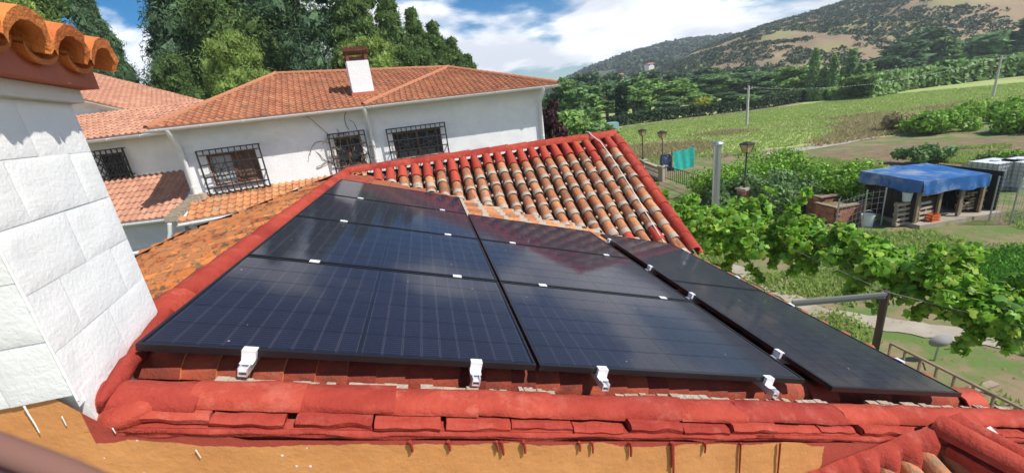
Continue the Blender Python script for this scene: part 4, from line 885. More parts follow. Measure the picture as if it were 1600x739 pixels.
# ================================================================ SOLAR PANELS
OP = Vector((-1.5714, 1.5320, CAM_Z - 0.7437))             # corner of the array, top of the frames
PX, PY = Vector((math.cos(SL) * math.cos(AZ), math.cos(SL) * math.sin(AZ), -math.sin(SL))), YV
PN = PX.cross(PY); MP = frame(OP, PX, PY, PN)
PL, PS = 1.722, 1.134
def glassy(name, c1, c2, sc, stretch=None):
    m = mat(name, c1, c2, scale=sc, rough=0.5, spec=0.4, coat=0.62, stretch=stretch, contrast=(0.4, 0.6)); m.node_tree.nodes['Principled BSDF'].inputs['Coat Roughness'].default_value = 0.07; m.node_tree.nodes['Principled BSDF'].inputs['Coat IOR'].default_value = 1.5; return m
def cellmat():
    m = glassy('dark_blue_solar_cell', (0.005, 0.005, 0.013), (0.008, 0.0075, 0.019), 3); nt = m.node_tree; L = nt.links.new; b = nt.nodes['Principled BSDF']; src = b.inputs['Base Color'].links[0].from_socket
    tc = nt.nodes.new('ShaderNodeTexCoord'); sp = nt.nodes.new('ShaderNodeSeparateXYZ'); L(tc.outputs['Object'], sp.inputs[0])
    def wires(sock, pitch, w):
        a = nt.nodes.new('ShaderNodeMath'); a.operation = 'PINGPONG'; a.inputs[1].default_value = pitch / 2; L(sock, a.inputs[0]); c = nt.nodes.new('ShaderNodeMath'); c.operation = 'LESS_THAN'; c.inputs[1].default_value = w / 2; L(a.outputs[0], c.inputs[0]); return c.outputs[0]
    w1 = wires(sp.outputs[1], 0.0186, 0.0022)              # busbar wires
    ce = nt.nodes.new('ShaderNodeMath'); ce.operation = 'SUBTRACT'; ce.inputs[1].default_value = CWID / 2; L(sp.outputs[0], ce.inputs[0]); cf = nt.nodes.new('ShaderNodeMath'); cf.operation = 'ABSOLUTE'; L(ce.outputs[0], cf.inputs[0]); cg = nt.nodes.new('ShaderNodeMath'); cg.operation = 'GREATER_THAN'; cg.inputs[1].default_value = CWID / 2 - 0.0028; L(cf.outputs[0], cg.inputs[0])
    wm_ = nt.nodes.new('ShaderNodeMath'); wm_.operation = 'MAXIMUM'; L(w1, wm_.inputs[0]); L(cg.outputs[0], wm_.inputs[1]); w1 = wm_.outputs[0]
    x = nt.nodes.new('ShaderNodeMix'); x.data_type = 'RGBA'; L(w1, x.inputs[0]); L(src, x.inputs[6]); x.inputs[7].default_value = (0.052, 0.048, 0.068, 1); L(x.outputs[2], b.inputs['Base Color'])
    oi = nt.nodes.new('ShaderNodeObjectInfo'); h = nt.nodes.new('ShaderNodeHueSaturation'); r = nt.nodes.new('ShaderNodeMapRange'); r.inputs[3].default_value = 0.9; r.inputs[4].default_value = 1.12; L(oi.outputs['Random'], r.inputs[0]); L(r.outputs[0], h.inputs['Value']); L(x.outputs[2], h.inputs['Color']); L(h.outputs[0], b.inputs['Base Color'])
    return m
CWID = (1.722 - 2 * 0.012 - 2 * 0.013 - 0.022 - 16 * 0.0035) / 18
MCELL = cellmat(); MBACK = glassy('black_panel_backsheet', (0.006, 0.006, 0.010), (0.005, 0.005, 0.008), 5)
FT, FH = 0.012, 0.032
fmb = MB()
fmb.box((0, 0, -FH), (PL, FT, 0)); fmb.box((0, PS - FT, -FH), (PL, PS, 0)); fmb.box((0, FT, -FH), (FT, PS - FT, 0)); fmb.box((PL - FT, FT, -FH), (PL, PS - FT, 0))
fme = fmb.mesh('frame', M['frame'])
bmb = MB(); bmb.box((FT, FT, -0.010), (PL - FT, PS - FT, -0.0045)); bme = bmb.mesh('backsheet', MBACK)
NX_, NY_ = 18, 6; mg = 0.013; cgap = 0.0035; ygap = 0.0065; mid = 0.022
cwid = (PL - 2 * FT - 2 * mg - mid - (NX_ - 2) * cgap) / NX_; chei = (PS - 2 * FT - 2 * mg - (NY_ - 1) * ygap) / NY_
cmb_ = MB(); cmb_.add([(0, 0, 0), (cwid, 0, 0), (cwid, chei, 0), (0, chei, 0)], [(0, 1, 2, 3)]); cme = cmb_.mesh('solar_cell', MCELL)
def panel(x, y, label, portrait=False):
    loc = MP @ Matrix.Translation((x, y, 0)) @ (Matrix.Translation((PS, 0, 0)) @ Matrix.Rotation(math.pi / 2, 4, 'Z') if portrait else Matrix.Identity(4))
    r = bpy.data.objects.new('solar_panel', None); COL.objects.link(r); r.matrix_world = loc; r.empty_display_size = 0.1
    tag(r, label, 'solar panel', 'black solar panels mounted over the tile roof')
    link('frame', fme, r); bs = link('backsheet', bme, r)
    for i in range(7): o = link('dust_spot', dsm, r); o.location = (random.uniform(0.05, PL - 0.05), random.uniform(0.05, PS - 0.05), -0.0032); k = random.uniform(0.25, 1.0); o.scale = (k, k * random.uniform(0.6, 1.5), 1)
    for i in range(NX_):
        for j in range(NY_):
            cx_ = FT + mg + i * (cwid + cgap) + (mid - cgap if i >= NX_ // 2 else 0); cy_ = FT + mg + j * (chei + ygap)
            c = link('solar_cell', cme, bs); c.location = (cx_, cy_, -0.0035)
DS = MB(); DS.tube([(0, 0, 0), (0, 0, 0.0006)], 0.006, 7); dsm = DS.mesh('dust_spot', M['mortar'])
g_ = 0.02
rows = ['front', 'second', 'third', 'fourth']
for r in range(4):
    for c in range(2):
        if r == 3 and c == 1: continue
        lab = ('nearest left black solar panel, its corner beside the white tower', 'nearest wide black solar panel of the middle column, above the ochre wall', 'left black solar panel in the second row from the front', 'middle-column black solar panel in the second row, reflecting red and sky', 'left black solar panel in the third row, next below the topmost one', 'middle-column black solar panel touching the old tile slope', 'topmost black solar panel, up by the red ridge')[min(6, r * 2 + c)]
        panel(c * (PL + g_), r * (PS + g_), lab)
XR = 3.605
panel(XR, -0.065, 'near upright black solar panel at the far right edge of the roof', True); panel(XR, -0.065 + PL + g_, 'far upright black solar panel at the right, beside the vine leaves', True)
# rails with their clamps
def clamp_end(parent, x, y, side):
    mb = MB(); mb.box((x - 0.028, y - 0.022, -0.036), (x + 0.028, y - 0.0035, 0.004)); mb.box((x - 0.028, y - 0.0225, 0.0035), (x + 0.028, y + 0.012, 0.0085)); mb.box((x - 0.026, y - 0.05, -0.041), (x + 0.026, y - 0.003, -0.037))
    mb.tube([(x, y - 0.012, 0.008), (x, y - 0.012, 0.015)], 0.009, 8); return mb.build('end_clamp', M['clamp'], parent)
def rail(x, y0, y1, mids, label):
    r = bpy.data.objects.new('mounting_rail', None); COL.objects.link(r); r.matrix_world = MP; tag(r, label, 'rail', 'aluminium rails under the solar panels')
    mb = MB(); zt = -FH - 0.005; w = 0.019
    mb.box((x - w, y0, zt - 0.040), (x + w, y1, zt - 0.036)); mb.box((x - w, y0, zt - 0.036), (x - w + 0.004, y1, zt)); mb.box((x + w - 0.004, y0, zt - 0.036), (x + w, y1, zt)); mb.box((x - w + 0.004, y0 + 0.001, zt - 0.02), (x + w - 0.004, y1, zt - 0.016)); mb.build('rail', M['alu'], r)
    clamp_end(r, x, 0, 1)
    for y in mids: 
        mb = MB(); mb.box((x - 0.032, y - 0.02, 0.001), (x + 0.032, y + 0.02, 0.006)); mb.tube([(x, y, 0.005), (x, y, 0.011)], 0.008, 8); mb.build('mid_clamp', M['clamp'], r)
    return r
ym = [PS + g_ / 2, 2 * (PS + g_) - g_ / 2, 3 * (PS + g_) - g_ / 2]
for x, n, lab in ((0.42, 3, 'aluminium rail poking out below the leftmost clamp of the array'), (1.41, 3, 'aluminium rail ending under the second clamp from the left'), (2.09, 2, 'aluminium rail ending under the third clamp from the left'), (3.18, 2, 'aluminium rail ending under the clamp nearest the gap between arrays')):
    rail(x, -0.085, (n + 1) * (PS + g_), ym[:n], lab)
for k, y in enumerate((0.33, 1.32, 2.06, 3.1)):
    r = bpy.data.objects.new('mounting_rail', None); COL.objects.link(r); r.matrix_world = MP; tag(r, 'short aluminium cross rail under the right-hand panels, %s' % ('nearest the camera', 'at the middle of the near panel', 'just beyond the joint of the two panels', 'farthest from the camera')[k], 'rail', 'aluminium rails under the solar panels')
    mb = MB(); mb.box((XR - 0.05, y - 0.019, -FH - 0.045), (XR + PS + 0.04, y + 0.019, -FH - 0.005)); mb.build('rail', M['alu'], r)
    for x in (XR, XR + PS):
        sg = -1 if x == XR else 1
        mb = MB(); xa, xb = sorted((x + sg * 0.004, x + sg * 0.024)); mb.box((xa, y - 0.028, -0.036), (xb, y + 0.028, 0.004)); xa, xb = sorted((x - sg * 0.012, x + sg * 0.0245)); mb.box((xa, y - 0.028, 0.0035), (xb, y + 0.028, 0.0085)); mb.build('end_clamp', M['clamp'], r)
# ================================================================ GARDEN
def lamp(x, y, zb, h, label, s=1.0):
    t = empty('street_lamp', (x, y, zb), 0.3, label, 'lamp', 'black lantern lamps along the garden fence')
    mb = MB(); mb.tube([(0, 0, 0), (0, 0, 0.12), (0, 0, 0.14), (0, 0, h - 0.42)], [0.07, 0.06, 0.035, 0.03], 8); mb.tube([(0, 0, h - 0.45), (0, 0, h - 0.38)], [0.03, 0.07], 8); mb.build('pole', M['iron'], t)
    a, b, z0, z1 = 0.10, 0.19, h - 0.38, h - 0.06
    mb = MB(); mb.add([(-a, -a, z0), (a, -a, z0), (a, a, z0), (-a, a, z0), (-b, -b, z1), (b, -b, z1), (b, b, z1), (-b, b, z1)], ((0, 1, 5, 4), (1, 2, 6, 5), (2, 3, 7, 6), (3, 0, 4, 7), (3, 2, 1, 0))); mb.build('lantern_glass', M['lampglass'], t)
    mb = MB()
    for i in range(4):
        c0 = [(-a, -a), (a, -a), (a, a), (-a, a)][i]; c1 = [(-b, -b), (b, -b), (b, b), (-b, b)][i]; mb.beam((*c0, z0), (*c1, z1), 0.022, 0.022)
        d1 = [(-b, -b), (b, -b), (b, b), (-b, b)][(i + 1) % 4]; mb.beam((*c1, z1), (*d1, z1), 0.03, 0.03)
    q = b + 0.04; mb.add([(-q, -q, z1 + 0.01), (q, -q, z1 + 0.01), (q, q, z1 + 0.01), (-q, q, z1 + 0.01), (-0.05, -0.05, z1 + 0.10), (0.05, -0.05, z1 + 0.10), (0.05, 0.05, z1 + 0.10), (-0.05, 0.05, z1 + 0.10)], ((0, 1, 5, 4), (1, 2, 6, 5), (2, 3, 7, 6), (3, 0, 4, 7), (4, 5, 6, 7), (3, 2, 1, 0)))
    mb.build('lantern_frame', M['iron'], t); return t
lamp(9.42, 28.0, 0.95, 1.95, 'black lantern lamp farthest left, above the garden balustrade')
lamp(9.52, 24.8, 0.95, 2.0, 'black lantern lamp between the farthest lamp and the teal tarpaulin')
lamp(10.0, 16.95, 1.05, 1.85, 'nearest black lantern lamp, standing on the brick pillar')
p = AT(897, 208, 33.0); t_ = lamp(p.x, 33.0, 0.9, p.z - 0.85, 'small black lantern lamp half hidden behind the far end of the red ridge')
# garden fence: pillars, balustrade, railings
def pillar(x, y, w, h, m, label, bricks=False):
    t = empty('pillar', (x, y, 0), 0.35, label, 'pillar'); mb = MB(); i_ = 0.012 if bricks else 0; mb.box((-w / 2 + i_, -w / 2 + i_, 0), (w / 2 - i_, w / 2 - i_, h)); mb.build('shaft', M['mortar'] if bricks else M[m], t)
    mb = MB(); mb.box((-w / 2 - 0.05, -w / 2 - 0.05, h + 0.002), (w / 2 + 0.05, w / 2 + 0.05, h + 0.08)); mb.build('cap', M['concrete'], t)
    if bricks:
        bm = MB(); bm.box((0, 0, 0), (w / 2 - 0.008, 0.03, 0.058)); me = bm.mesh('brick', M['brick'])
        for r in range(int(h / 0.07)):
            for side in range(2):
                for k in range(2):
                    o = link('brick', me, t)
                    if side == 0: o.location = (-w / 2 + k * w / 2 + 0.004, -w / 2, r * 0.07 + 0.006)
                    else: o.location = (-w / 2 + 0.03, -w / 2 + k * w / 2 + 0.004, r * 0.07 + 0.006); o.rotation_euler = (0, 0, math.pi / 2)
    return t
pillar(9.42, 28.0, 0.35, 0.86, 'concrete', 'pale concrete pillar under the farthest left lamp'); pillar(9.52, 24.8, 0.35, 0.86, 'concrete', 'pale concrete pillar under the second lamp')
pillar(9.9, 20.3, 0.3, 1.0, 'concrete', 'pale concrete pillar in the vine leaves left of the flue'); pillar(10.0, 16.95, 0.42, 0.96, 'brick', 'brick pillar among the vine leaves carrying the nearest lamp', True)
bal = empty('balustrade', (9.45, 27.8, 0), label='weathered concrete balustrade between the two far lamp pillars', cat='balustrade')
prof_ = [(0, 0.06), (0.06, 0.06), (0.10, 0.035), (0.22, 0.062), (0.36, 0.03), (0.46, 0.05), (0.52, 0.06)]
mb = MB(); mb.tube([(0, 0, z) for z, r in prof_], [r for z, r in prof_], 8); bme_ = mb.mesh('baluster', M['mortar'])
for i in range(13): o = link('baluster', bme_, bal); o.location = (0.03 * i * 0.1, -0.22 - i * 0.205, 0.2)
mb = MB(); mb.box((-0.1, -2.82, 0.722), (0.14, -0.02, 0.82)); mb.build('top_rail', M['mortar'], bal); mb = MB(); mb.box((-0.12, -2.82, 0), (0.16, -0.02, 0.198)); mb.build('plinth', M['concrete'], bal)
def railing(pts, h, step, label, m, cat='railing', r=0.012, zb=0.1, mids=(0.15,)):
    t = empty('railing', tuple(pts[0]), label=label, cat=cat); O = Vector(pts[0]); mb = MB(); tr = MB()
    for a, b in zip(pts, pts[1:]):
        a, b = Vector(a) - O, Vector(b) - O; n = max(1, int((b - a).length / step)); tr.beam(a + Vector((0, 0, h)), b + Vector((0, 0, h)), r * 3.2, r * 2.4)
        for q in mids: tr.beam(a + Vector((0, 0, q)), b + Vector((0, 0, q)), r * 2, r * 2)
        for i in range(n + 1):
            p = a.lerp(b, i / n); o = MB(); o.beam(p + Vector((0, 0, zb if i % 6 else 0)), p + Vector((0, 0, h - 0.01)), r * 2, r * 2); o.build('bar', M[m], t)
    tr.build('rail', M[m], t); return t
railing([(9.58, 24.5, 0.1), (9.85, 20.6, 0.1)], 0.85, 0.22, 'dark iron railing from the second lamp to the concrete pillar in the vines', 'iron')
railing([(9.92, 20.1, 0.1), (10.0, 17.3, 0.1)], 0.85, 0.2, 'dark iron railing between the concrete pillar and the brick pillar', 'iron')
ra, rb = G(1392, 536, 1.1), G(1625, 652, 1.1); dr_ = rb - ra
railing([(ra.x, ra.y, 0.05), (rb.x, rb.y, 0.05)], 1.05, 0.20, 'thin rusty garden railing at the lower right beyond the last panel', 'wood', r=0.013)
# stainless flue
fp = AT(1119, 290, 13.5); t = empty('flue_pipe', (fp.x, 13.5, 0), label='tall stainless steel flue pipe rising out of the vine leaves', cat='flue pipe')
ft = AT(1120, 222, 13.5).z
mb = MB(); mb.tube([(0, 0, 0), (0, 0, ft - 0.12)], 0.12, 14); mb.build('pipe', M['flue'], t)
mb = MB()
for z in (ft - 0.2, ft - 1.15, ft - 1.9): mb.tube([(0, 0, z), (0, 0, z + 0.05)], 0.13, 14)
mb.build('pipe_band', M['flue'], t); mb = MB(); mb.tube([(0, 0, ft - 0.07), (0, 0, ft - 0.04), (0, 0, ft + 0.02)], [0.2, 0.2, 0.06], 14)
for a in range(3): mb.beam((0.11 * math.cos(a * 2.1), 0.11 * math.sin(a * 2.1), ft - 0.13), (0.12 * math.cos(a * 2.1), 0.12 * math.sin(a * 2.1), ft - 0.06), 0.015, 0.015)
mb.build('rain_cap', M['galv'], t)
# teal tarpaulin over stakes
t = empty('tarpaulin', (12.1, 27.7, 0), 0.15, 'teal netting draped upright over stakes at the edge of the meadow', 'tarpaulin')
w_ = AT(1087, 240, 27.7).x - AT(1050, 240, 27.7).x; h_ = 1.35
mb = MB(); mb.grid(lambda a, b: (-w_ / 2 + w_ * a, 0.03 * math.sin(a * 17 + b * 2) * (1 - 0.5 * b) + 0.25 * (1 - b) * (a - 0.5), h_ * b * (0.92 + 0.08 * a) + 0.03 * math.sin(a * 9)), 26, 10); mb.grid(lambda a, b: (-w_ / 2 + w_ * a, 0.02 + 0.5 * b, h_ * (0.92 + 0.08 * a) - 0.12 * b + 0.03 * math.sin(a * 9)), 14, 4); mb.build('netting', M['green_net'], t)
mb = MB()
for i in range(4): mb.tube([(-w_ / 2 + w_ * i / 3, 0.16, 0), (-w_ / 2 + w_ * i / 3, 0.16, h_ + 0.1)], 0.03, 6)
mb.build('stake', M['wood'], t)
t = empty('water_barrel', (11.05, 28.2, 0), 0, 'blue-grey plastic barrel left of the teal netting', 'barrel')
mb = MB(); mb.tube([(0, 0, 0), (0, 0, 0.1), (0, 0, 0.5), (0, 0, 0.9), (0, 0, 1.0)], [0.3, 0.36, 0.39, 0.36, 0.3], 14); mb.build('drum', mat('blue_grey_plastic', (0.10, 0.15, 0.28), rough=0.5), t)
mb = MB(); mb.tube([(0, 0, 1.002), (0, 0, 1.04)], 0.31, 14); mb.build('lid', M['iron'], t)
# poles with wires
def pole(px, py, ptop, label, y=None, r=0.16):
    b = G(px, py, 0) if y is None else AT(px, py, y); b.z = 0; k = ptop; h = CAM_Z + (ray(*k).z / ray(*k).y) * b.y; t = empty('utility_pole', tuple(b), 0, label, 'utility pole', 'power poles in the fields')
    mb = MB(); mb.tube([(0, 0, 0), (0, 0, h)], [r, r * 0.62], 8); mb.build('shaft', M['polec'], t); mb = MB(); mb.beam((-0.5, 0, h - 0.35), (0.5, 0, h - 0.35), 0.08, 0.08)
    for x in (-0.42, 0, 0.42): mb.tube([(x, 0, h - 0.31), (x, 0, h - 0.1)], 0.04, 6)
    mb.build('crossarm', M['galv'], t); return Vector((b.x, b.y, h))
pa = pole(1166.5, 196, (1170, 134), 'pale concrete pole standing in the meadow below the poplars')
pb = pole(1551, 152, (1562, 87), 'leaning grey pole at the far right of the meadow', r=0.13)
pc = pole(1081, 168, (1082, 121), 'distant thin pole among the trees left of the meadow pole', 105, 0.15)
pd = pole(1182, 152, (1182, 108), 'distant thin pole among the trees just right of the meadow pole', 105, 0.15)
def wire(a, b, sag, label):
    mb = MB(); pts = [a.lerp(b, i / 16) - Vector((0, 0, sag * 4 * (i / 16) * (1 - i / 16))) for i in range(17)]; mb.tube(pts, 0.009, 4); tag(mb.build('power_wire', M['galv'], None), label, 'wire')
up9 = Vector((0, 0, -0.2)); wire(pa + up9, pb + up9, 1.2, 'thin power wire between the meadow pole and the right-hand pole'); wire(pa + up9, AT(880, 178, 60), 1.0, 'thin power wire running left from the meadow pole'); wire(pb + up9, AT(1700, 70, 50), 0.6, 'thin power wire leaving the right-hand pole')
# ---------------------------------------------------------------- blue tarp shed
SA, SB, SCc, SD = Vector((13.55, 13.0, 0)), Vector((16.0, 13.25, 0)), Vector((15.7, 15.0, 0)), Vector((13.35, 14.9, 0))
SH = empty('garden_shed', tuple(SA), label='low dark garden shed roofed with a sagging blue tarpaulin', cat='shed')
la = lambda p, z=0.0: Vector((p.x - SA.x, p.y - SA.y, z))
for p in (SA, SB, SCc, SD, SA.lerp(SB, 0.33), SA.lerp(SB, 0.66)): mb = MB(); mb.box(tuple(la(p, 0.15) - Vector((0.04, 0.04, 0))), tuple(la(p, 1.48) + Vector((0.04, 0.04, 0)))); mb.build('post', M['wood'], SH)
mb = MB(); bm = MB(); bm.box((0, 0, 0), (0.19, 0.02, 1.3)); bme2 = bm.mesh('board', M['darkwood'])
for a, b in ((SA + Vector((0, 0.06, 0)), SD), (SD, SCc), (SB + Vector((0, 0.06, 0)), SCc)):
    d = b - a; n = int(d.length / 0.2)
    for i in range(n): o = link('board', bme2, SH); o.location = la(a + d * (i / n), 0.14); o.rotation_euler = (0, 0, math.atan2(d.y, d.x))
fd2 = (SB - SA).normalized(); ang = math.atan2(fd2.y, fd2.x)
def front(x0, x1, z0, z1, m, name, y=0.06, t=0.02):
    q = MB(); q.box((x0, y, z0), (x1, y + t, z1), 0, Matrix.Rotation(ang, 4, 'Z')); return q.build(name, M[m] if isinstance(m, str) else m, SH)
front(0.1, 0.85, 0.2, 0.95, 'darkwood', 'lower_panel'); front(0.1, 0.82, 1.0, 1.42, 'plastic_w', 'window_panel', 0.09)
for z in (1.02, 1.14, 1.30): front(0.14, 0.8, z, z + 0.03, 'wood', 'slat', 0.05)
front(1.86, 2.75, 1.05, 1.4, mat('teal_film', (0.10, 0.20, 0.20), rough=0.2, spec=0.6), 'window_film', 0.05)
front(1.80, 1.86, 0.15, 1.45, 'wood', 'jamb'); front(0.86, 0.91, 0.15, 1.45, 'wood', 'jamb')
for i in range(26):
    a = 1.92 + random.random() * 0.78; z = 0.24 + 0.11 * (i // 4); front(a, a + random.uniform(0.15, 0.3), z, z + 0.07, random.choice(('wood', 'mortar', 'wood')), 'stacked_log', 0.12 + random.random() * 0.1, 0.2)
mb = MB(); R0 = Matrix.Rotation(ang, 4, 'Z'); mb.box((-0.12, -0.28, 0), (3.1, 2.1, 0.14), 0, R0); mb.build('slab', M['concrete'], SH)
# tarpaulin: sagging top and folded skirt
TA_, TB_, TC_, TD_ = la(SA, 1.60) + Vector((-0.12, -0.18, 0)), la(SB, 1.50) + Vector((-0.05, -0.14, 0)), la(SCc, 1.64) + Vector((0.0, 0.0, 0)), la(SD, 1.66) + Vector((-0.2, 0.05, 0))
mb = MB()
def top(a, b):
    p = TA_.lerp(TB_, a).lerp(TD_.lerp(TC_, a), b); p.z += -0.04 * math.sin(math.pi * a) * math.sin(math.pi * b) + 0.02 * noise.noise(Vector((a * 6, b * 5, 1))) + 0.07 * max(0, 1 - abs(a - 0.5) * 6) * b; return p
mb.grid(top, 24, 14)
ring = [(TA_, TB_), (TB_, TC_), (TC_, TD_), (TD_, TA_)]
for k, (p, q) in enumerate(ring):
    nrm = Vector(((q - p).y, -(q - p).x, 0)).normalized(); hh = (0.42, 0.35, 0.25, 0.40)[k]
    def sk(a, b, p=p, q=q, nrm=nrm, hh=hh, k=k):
        c = p.lerp(q, a); 
        if k == 0: c = top(a, 0)
        f = math.sin(a * 23 + 3 * math.sin(a * 7 + k)) ; L_ = hh * (1 + 0.05 * math.sin(a * 11 + k * 2) + 0.10 * noise.noise(Vector((a * 5, k, 2)))); return c + nrm * (0.03 * f * b + 0.05 * b) - Vector((0, 0, L_ * b - 0.0))
    mb.grid(sk, 60, 6)
mb.build('tarpaulin', M['tarp'], SH)
q = MB(); q.box((2.95, -0.1, 0.15), (3.0, 1.9, 1.5), 0, R0); q.build('side_sheet', M['iron'], SH)
def pallet(x, y, rz, tilt, label):
    t = empty('pallet', (x, y, 0.02), rz, label, 'pallet', 'pallets leaning at the shed'); t.rotation_euler = (tilt, 0, rz)
    b = MB(); b.box((0, 0, 0), (0.62, 0.022, 0.085)); me = b.mesh('slat', M['mortar'])
    for i in range(5):
        o = link('slat', me, t); o.location = (0, -0.1, 0.03 + i * 0.17)
        if i in (0, 2, 4): o = link('slat', me, t); o.location = (0, 0.02, 0.03 + i * 0.17)
    for i in range(3): b = MB(); b.box((0.0 + i * 0.28, -0.076, 0.0), (0.07 + i * 0.28, 0.018, 0.84)); b.build('bearer', M['wood'], t)
pp = G(1402, 353, 0); pallet(pp.x - 0.2, pp.y - 0.05, 0.12, -0.06, 'grey pallet standing on end, left of the pair by the shed'); pp = G(1420, 352, 0); pallet(pp.x + 0.1, pp.y - 0.1, 0.2, -0.05, 'grey pallet standing on end nearer the shed slab')
def bucket(x, y, z, r, h, m, label):
    t = empty('bucket', (x, y, z), 0, label, 'bucket'); mb = MB(); mb.tube([(0, 0, 0), (0, 0, h)], [r * 0.8, r], 14, 0, False); mb.tube([(0, 0, 0.01), (0, 0, 0.012)], r * 0.78, 14); mb.tube([(0, 0, h - 0.03), (0, 0, h)], [r * 1.04, r * 1.04], 14, 0, False); mb.build('pail', M[m], t)
    mb = MB(); mb.tube([(r * math.cos(a), 0.02, h - 0.02 + r * 0.8 * math.sin(a)) for a in [math.pi * k / 8 for k in range(9)]], 0.008, 4); mb.build('handle', M['galv'], t)
pp = G(1403, 352, 0.0); bucket(pp.x + 0.05, pp.y - 0.1, 0.88, 0.14, 0.3, 'plastic_w', 'white bucket sitting on top of the standing pallet'); pp = G(1354, 353, 0); bucket(pp.x, pp.y, 0.0, 0.2, 0.42, 'plastic_w', 'pale bucket on the ground between the raised beds and pallets')
t = empty('crate', (14.0, 12.86, 0.14), 0.1, 'small orange crate beside the shed door', 'crate'); mb = MB(); om = mat('orange_plastic', (0.55, 0.12, 0.03), rough=0.5)
for z in (0, 0.09, 0.18): mb.box((0, 0, z), (0.3, 0.02, z + 0.06)); mb.box((0, 0.2, z), (0.3, 0.22, z + 0.06)); mb.box((0, 0.02, z), (0.02, 0.2, z + 0.06)); mb.box((0.28, 0.02, z), (0.3, 0.2, z + 0.06))
mb.box((0.02, 0.02, 0.0), (0.28, 0.2, 0.012)); mb.build('slats', om, t)
# raised brick beds
def raised_bed(px, py, w, d, h, label):
    g = G(px, py, 0); t = empty('raised_bed', tuple(g), 0.12, label, 'raised bed'); mb = MB(); mb.box((0.02, 0.02, 0), (w - 0.02, d - 0.02, h - 0.05)); mb.build('soil_core', MSOIL, t)
    bm = MB(); bm.box((0, 0, 0), (0.23, 0.10, 0.075)); me = bm.mesh('brick', M['brick'])
    for r in range(int(h / 0.085)):
        for i in range(int(w / 0.245)):
            o = link('brick', me, t); o.location = ((i + (r % 2) * 0.4) * 0.245, -0.08 + random.uniform(-0.006, 0.006), r * 0.085)
        for i in range(int(d / 0.245)):
            o = link('brick', me, t); o.location = (-0.0, i * 0.245 + 0.03, r * 0.085); o.rotation_euler = (0, 0, math.pi / 2)
    mb = MB(); mb.box((-0.12, -0.12, h - 0.0), (w + 0.05, 0.08, h + 0.045)); mb.box((-0.12, 0.09, h), (0.02, d, h + 0.045)); mb.build('coping', M['wood'], t)
raised_bed(1303, 350, 1.25, 0.8, 0.62, 'brick raised bed with plank rim in front of the shed, nearer one'); raised_bed(1280, 338, 0.7, 0.7, 0.75, 'brick raised bed with plank rim at the left, against the bushes')
# fence posts and wire mesh by the shed
def wire_fence(pts, h, label, step=0.16, r=0.006):
    O = Vector(pts[0]); t = empty('wire_fence', tuple(O), 0, label, 'fence'); mb = MB()
    for p in pts: q = MB(); p = Vector(p) - O; q.tube([p, p + Vector((0, 0, h + 0.05))], 0.024, 6); q.build('post', M['galv'], t)
    for a, b in zip(pts, pts[1:]):
        a, b = Vector(a) - O, Vector(b) - O; n = int((b - a).length / step)
        for i in range(1, n): p = a.lerp(b, i / n); mb.beam(p + Vector((0, 0, 0.03)), p + Vector((0, 0, h)), r, r)
        for k in range(int(h / step) + 1): z = Vector((0, 0, 0.03 + k * step)); mb.beam(a + z, b + z, r, r)
    mb.build('mesh', M['galv'], t, kind='stuff')
gA = lambda *q: tuple(G(*q, 0)); wire_fence([gA(1304, 372), gA(1347, 356), gA(1376, 352)], 1.3, 'wire mesh fence with galvanised posts in front of the raised beds', 0.2)
wire_fence([gA(1545, 345), gA(1577, 352), gA(1660, 330)], 1.45, 'wire mesh fence right of the shed in front of the white tanks', 0.12)
def tank(px, py, label):
    g = G(px, py, 0); t = empty('water_tank', (g.x, g.y, 0), 0.1, label, 'water tank', 'caged white tanks behind the shed'); mb = MB(); mb.box((0, 0, 0.14), (1.15, 0.98, 1.12)); mb.tube([(0.57, 0.5, 1.12), (0.57, 0.5, 1.17)], 0.15, 12); mb.build('plastic_tank', M['plastic_w'], t)
    mb = MB()
    for i in range(7):
        z = 0.15 + i * 0.16
        for a, b in (((-0.02, -0.02), (1.17, -0.02)), ((-0.02, -0.02), (-0.02, 1.0)), ((1.17, -0.02), (1.17, 1.0))): mb.beam((*a, z), (*b, z), 0.022, 0.022)
    for i in range(8):
        x = -0.02 + 1.19 * i / 7; mb.beam((x, -0.03, 0.13), (x, -0.03, 1.14), 0.022, 0.022)
        if i < 7: mb.beam((-0.03, -0.02 + i * 0.17, 0.13), (-0.03, -0.02 + i * 0.17, 1.14), 0.022, 0.022)
    mb.box((-0.02, -0.02, 0.0), (1.17, 1.0, 0.12)); mb.build('cage', M['galv'], t)
tank(1550, 301, 'white plastic tank in a steel cage right behind the blue shed'); tank(1592, 300, 'white caged plastic tank at the right edge of the picture')
# ---------------------------------------------------------------- pergola with grape vine
PG = empty('pergola', (5.05, 5.05, 0), label='dark post and steel beam carrying the grape vine beside the right-hand panels', cat='pergola')
O_ = Vector((5.05, 5.05, 0)); mb = MB(); mb.tube([(0.0, 0.0, 0), (-0.02, 0.0, 1.5), (0.03, 0.02, 2.45)], [0.045, 0.04, 0.036], 7); mb.build('post', M['post'], PG)
mb = MB(); b0_ = G(1238, 472, 2.42) - O_; mb.beam(b0_, Vector((0, 0, 2.42)), 0.04, 0.04); mb.beam(b0_ + Vector((0, 0, -0.045)), Vector((0, 0, 2.375)), 0.008, 0.05); mb.build('beam', mat('dull_steel', (0.16, 0.17, 0.165), rough=0.6), PG)
mb = MB(); 
for a, b in ((G(1040, 300, 2.35), Vector((5.05, 5.05, 2.45))), (Vector((5.05, 5.05, 2.45)), G(1640, 520, 2.3))): mb.tube([a - O_, b - O_], 0.004, 4)
mb.build('wire', M['galv'], PG)
